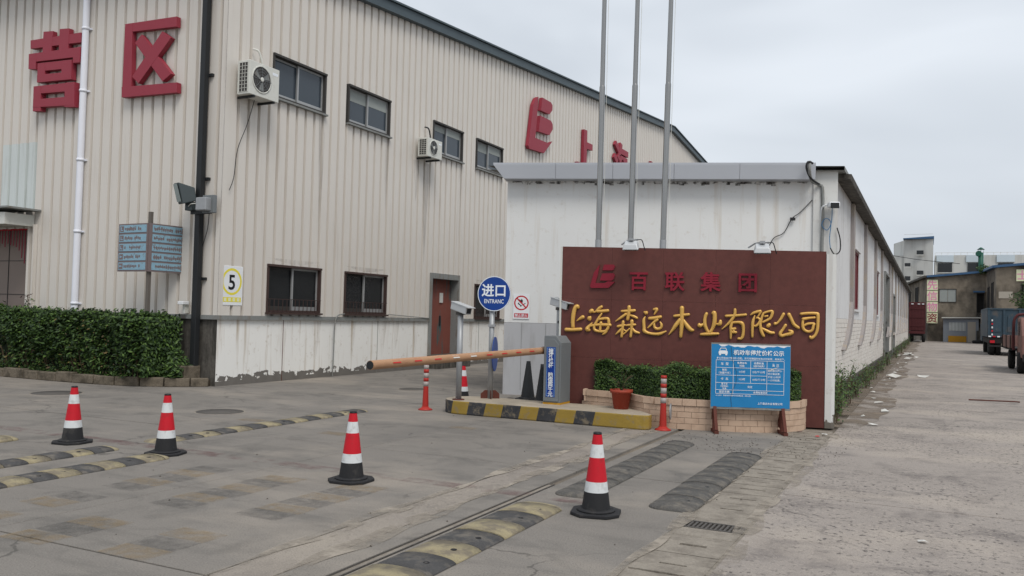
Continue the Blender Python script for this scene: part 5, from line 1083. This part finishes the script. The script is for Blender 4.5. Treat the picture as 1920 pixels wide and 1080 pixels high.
for c, z, bg_ in (('先', 5.75, 'cream'), ('信', 4.62, 'cream'), ('物', 3.49, 'cream'), ('资', 2.36, 'ochre')):
    t = thing('character_sign', {'先': 'topmost cream square sign with pink writing on the cement building', '信': 'second cream square sign from the top of the column', '物': 'third cream square sign from the top of the column', '资': 'lowest yellowish square sign with red writing above the hut'}[c], 'sign', fr @ Matrix.Translation((.42, -.08, z)), 'character panels on the cement building')
    B(-.5, .5, -.03, .03, -.53, .53).build('panel', 'cream', t); MB().text(c, 1.0, 0, 0, -.034, .012).build('character', 'pink' if bg_ == 'cream' else 'redsign', t)
fr3, l = face(3); t = thing('character_sign', 'cream square sign with pink writing at the far right edge', 'sign', fr3 @ Matrix.Translation((2.05, -.08, 6.25)), 'character panels on the cement building')
B(-.45, .45, -.03, .03, -.52, .52).build('panel', 'cream', t); MB().text('士', .9, 0, 0, -.034, .01).build('character', 'pink', t)
# hut
ht = thing('guard_hut', 'small grey sheet hut with barred window and pale door', 'hut', F(1.3, 95.4, 0))
B(0, 3.1, 0, 1.5, 0, 2.35).build('wall', 'sheetgrey', ht); MB().prism([(-.15, 2.36), (3.3, 2.42), (3.3, 2.52), (-.15, 2.46)], -.3, 1.5).build('roof', 'offwhite', ht)
w = B(.5, 2.0, -.02, .0, 1.15, 1.95).build('window', 'blind', ht)
for k in range(12): B(.52 + k * .125, .55 + k * .125, -.05, -.02, 1.12, 1.98).build('window_bar', 'white', w)
B(2.15, 2.85, -.04, .0, .02, 2.05).build('door', 'doorgrey', ht); B(.45, 2.05, -.06, .0, .02, .62).build('ochre_sheet', 'ochre', ht)
t = thing('tyre_row', 'dark tyre lying on the lane before the stair doorway', 'tyre', F(4.2, 92.0, 0)); MB().lathe([(.35, 0), (.5, .05), (.5, .25), (.35, .3)], 20, caps=False).build('tread', 'tyre', t)

# ------------------------------------------------------------------ white factory far behind
wf = thing('white_factory', 'tall white concrete factory with stair tower beyond the cement building', 'building', F(-5, 150, 0))
B(-8, -3.7, 150.3, 160, 0, 12.7).build('wall', 'farwhite', wf, F()); B(.75, 40, 150.2, 170, 0, 12.7).build('wall', 'farwhite', wf, F())
tw = MB().prism([(-3.7, 150), (.52, 148.8), (.52, 160), (-3.7, 160)], 0, 15.2, plane='xy').build('stair_tower', 'farwhite', wf, F()); MB().prism([(-3.7, 150), (-3.7, 160), (-5.4, 163), (-5.4, 156)], 0, 15.1, plane='xy').build('stair_tower', 'farwhite', wf, F())
MB().prism([(-3.8, 15.22), (.62, 15.22), (.62, 15.62), (-3.8, 15.35)], 148.6, 160).build('tower_roof', 'bluetrim', wf, F())
def pane(x0, x1, z0, z1, y, nm='window'): MB().box(x0, x1, y - .1, y - .02, z0, z1).build(nm, 'glass2', wf, F()); B(x0 - .08, x1 + .08, y - .2, y - .02, z0 - .15, z0 - .02).build('window_sill', 'farwhite', wf, F())
for x0, x1, z0, z1 in ((-1.85, -.85, 12.75, 13.4), (-3.55, -2.7, 10.85, 11.4), (-1.8, -.85, 9.55, 10.2), (-3.5, -2.7, 8.6, 9.3)): pane(x0, x1, z0, z1, 149.0)
for i in range(9):
    x = 1.0 + i * 4.15; B(x, x + 2.4, 149.98, 150.19, 11.6, 12.68).build('panel', 'farpanel', wf, F()); pane(x + .2, x + 2.2, 10.0, 11.45, 150.15)
for i in range(26): MB().bar((.8 + i * .9, 150.4, 12.7), (.8 + i * .9, 150.4, 13.1), .05).build('rail_post', 'offwhite', wf, F())
MB().bar((.8, 150.4, 13.1), (24, 150.4, 13.1), .05).build('roof_rail', 'offwhite', wf, F()); MB().bar((-3.7, 149.5, 16.0), (.5, 149, 16.0), .05).build('roof_rail', 'offwhite', wf, F())
t = thing('vent_duct', 'dark green exhaust duct with rain cap on the white factory', 'duct', F(7.05, 148, 8))
MB().lathe([(.36, 0), (.36, 4.9)], 16).build('pipe', 'green', t); MB().lathe([(.42, -.5), (.42, .5)], 16, c=(-.3, 0, 4.75), ax='y').build('fan_housing', 'green', t); MB().lathe([(.55, 5.35), (.1, 5.7)], 16).build('rain_cap', 'green', t)
for q in range(4): MB().bar((.33 * math.cos(q * 1.57), .33 * math.sin(q * 1.57), 4.85), (.4 * math.cos(q * 1.57), .4 * math.sin(q * 1.57), 5.4), .04).build('cap_strut', 'green', t)
tag(MB().tube(curve_pts([(-8, 140, 12.6), (-2, 140, 11.4), (4, 140, 10.7)]), .04, 5).build('overhead_wire', 'cable'), 'thin overhead wire sagging across the white stair tower', 'wire')

# ------------------------------------------------------------------ trucks
def wheel(t, x, y, r, w):
    k = MB().lathe([(r * .55, -w / 2), (r * .92, -w / 2), (r, -w / 2 + .04), (r, w / 2 - .04), (r * .92, w / 2), (r * .55, w / 2)], 22, ax='x', c=(x, y, r)).build('wheel', 'tyre', t)
    MB().lathe([(.08, -w / 2 + .05), (r * .55, -w / 2 + .02), (r * .55, w / 2 - .02), (.08, w / 2 - .05)], 18, ax='x', c=(x, y, r)).build('rim', 'truckdark', k)
t = thing('blue_truck', 'blue high-sided truck seen from behind at the right of the lane', 'truck', F(4.2, 55.5, 0))
B(-1.2, 1.2, 0, 6.2, 1.05, 2.62).build('cargo_body', 'truckblue', t); B(-1.22, 1.22, -.05, 6.2, 2.62, 2.7).build('top_rail', 'truckblue', t)
for x in (-1.18, -.42, .34, 1.1): B(x, x + .1, -.07, -.001, 1.1, 2.6).build('rear_post', 'truckblue', t)
for x in (-.95, -.2, .56): B(x, x + .42, -.03, -.001, 1.35, 2.25).build('rear_panel', 'truckblue', t)
for x in (-1.0, .05):
    for k in range(5): B(x, x + .07, -.085, -.071, 1.15 + k * .2, 1.25 + k * .2).build('reflector', 'red' if k % 2 else 'white', t)
for k in range(10): B(-1.15 + k * .22, -1.02 + k * .22, -.08, -.07, 1.05, 1.12).build('reflector', 'red' if k % 2 else 'white', t)
MB().text('沪D 742', .32, -.02, 2.05, -.075, .01).build('rear_lettering', 'cream', t) if False else None
B(-1.1, 1.1, .05, 8.2, .7, 1.0).build('chassis', 'truckdark', t); B(-.25, .25, -.04, .04, .72, .95).build('number_plate', 'ochre', t); B(-1.15, 1.15, -.02, .06, .5, .6).build('bumper', 'truckdark', t)
for x in (-.95, .95): B(x - .12, x + .12, -.03, .05, .72, .86).build('tail_light', 'red', t)
for y in (1.2, 2.4, 6.8):
    for x in (-.92, -.6, .6, .92): wheel(t, x, y, .5, .26)
MB().prism([(6.5, .7), (8.3, .7), (8.3, 1.9), (8.0, 2.7), (6.5, 2.7)], -1.15, 1.15, plane='yz').build('cab', 'truckblue', t, bevel=.05); B(-1.155, -1.15, 6.9, 7.9, 1.8, 2.5).build('side_window', 'glass2', t)
t = thing('small_truck', 'small rusty flatbed truck cut off by the right edge', 'truck', F(3.75, 36.0, 0))
B(-.98, .98, .6, 4.6, .78, .86).build('bed_floor', 'truckdark', t)
for s_ in (-1, 1): B(s_ * .98 - .02, s_ * .98 + .02, .6, 4.6, .86, 1.32).build('side_board', 'truckrust', t)
B(-.98, .98, 4.6, 4.64, .86, 1.32).build('tailgate', 'truckrust', t)
for s_ in (-1, 1):
    for y in (.7, 2.6, 4.5): B(s_ * 1.0 - .03, s_ * 1.0 + .03, y, y + .08, .8, 1.34).build('stake', 'truckdark', t)
MB().tube(curve_pts([(-.93, .45, .8), (-.93, .45, 1.7), (-.86, .45, 2.02), (-.6, .45, 2.13), (.6, .45, 2.13), (.86, .45, 2.02), (.93, .45, 1.7), (.93, .45, .8)]), .05, 8).build('headboard_arch', 'contred', t)
MB().prism([(-1.35, .55), (.3, .55), (.3, 2.0), (-.8, 2.0), (-1.3, 1.35)], -.82, .82, plane='yz').build('cab', 'truckrust', t, bevel=.05); B(-.826, -.822, -.7, .15, 1.35, 1.85).build('side_window', 'glass2', t)
MB().add([(-.72, -1.325, 1.38), (.72, -1.325, 1.38), (.72, -.86, 1.9), (-.72, -.86, 1.9)], [(0, 1, 2, 3)]).build('windscreen', 'glass2', t)
B(-.8, .8, -1.42, -1.36, .45, .7).build('bumper', 'truckdark', t); B(-.4, .4, -1.2, 4.4, .5, .76).build('chassis', 'truckdark', t)
for y in (-.6, 3.2):
    for x in (-.78, .78): wheel(t, x, y, .38, .22)
t = thing('red_truck', 'dark red container truck parked past the end of the workshop', 'truck', F(-.95, 88.5, 0))
B(-.75, .65, 0, 8, 1.1, 3.75).build('cargo_box', 'contred', t)
for k in range(6): B(-.72 + k * .26, -.66 + k * .26, -.04, -.002, 1.15, 3.7).build('rear_rib', 'contred', t)
for z in (1.5, 2.3, 3.1): B(-.75, .65, -.055, -.041, z, z + .06).build('lock_bar', 'contred', t)
for x in (-.55, .0, .35): B(x, x + .2, -.07, -.056, 3.55, 3.63).build('marker', 'white', t)
B(-.75, .65, -.06, .1, .8, 1.05).build('bumper', 'contred', t); B(-.6, .5, .1, 8, .6, 1.09).build('chassis', 'truckdark', t)
for y in (1.0, 6.5):
    for x in (-.55, .5): wheel(t, x, y, .48, .28)
# bush at the right edge and one behind the roof
for x, y, z, r, lb in ((6.9, 72, 3.4, 1.4, 'green bush crown above the blue truck at the right edge'), (4.9, 96.3, 7.3, .6, 'small tuft of plants growing on the roof edge')):
    t = thing('bush', lb, 'bush', F(x, y, z - r)); P = []
    for i in range(1600 if r > 1 else 300):
        d = Vector((random.gauss(0, 1), random.gauss(0, 1), random.gauss(0, 1))).normalized(); k = r * random.uniform(.55, 1.05) * (1 + .2 * math.sin(d.x * 5) * math.sin(d.z * 6)); P.append((d * k + Vector((0, 0, r)), d))
    leaves(P, .14, .28).build('crown', ['leafC', 'leafA', 'leafB'], t)
    m = MB().tube([(0, 0, -2.0 if r > 1 else 0), (0, 0, r)], [.08, .03], 6)
    for k in range(6): m.tube([(0, 0, r * .5), (r * .7 * math.cos(k), r * .7 * math.sin(k), r * 1.2)], [.04, .01], 5)
    m.build('trunk', 'stem', t)

# pieces too small to pick apart stay joined
for o in COL.objects:
    if o.parent and o.name.split('.')[0] in ('twigs', 'stems', 'worn_lettering', 'lettering', 'printed_table', 'foliage', 'dry_foliage', 'characters', 'grime_line', 'faded_print', 'crown'): o['kind'] = 'stuff'
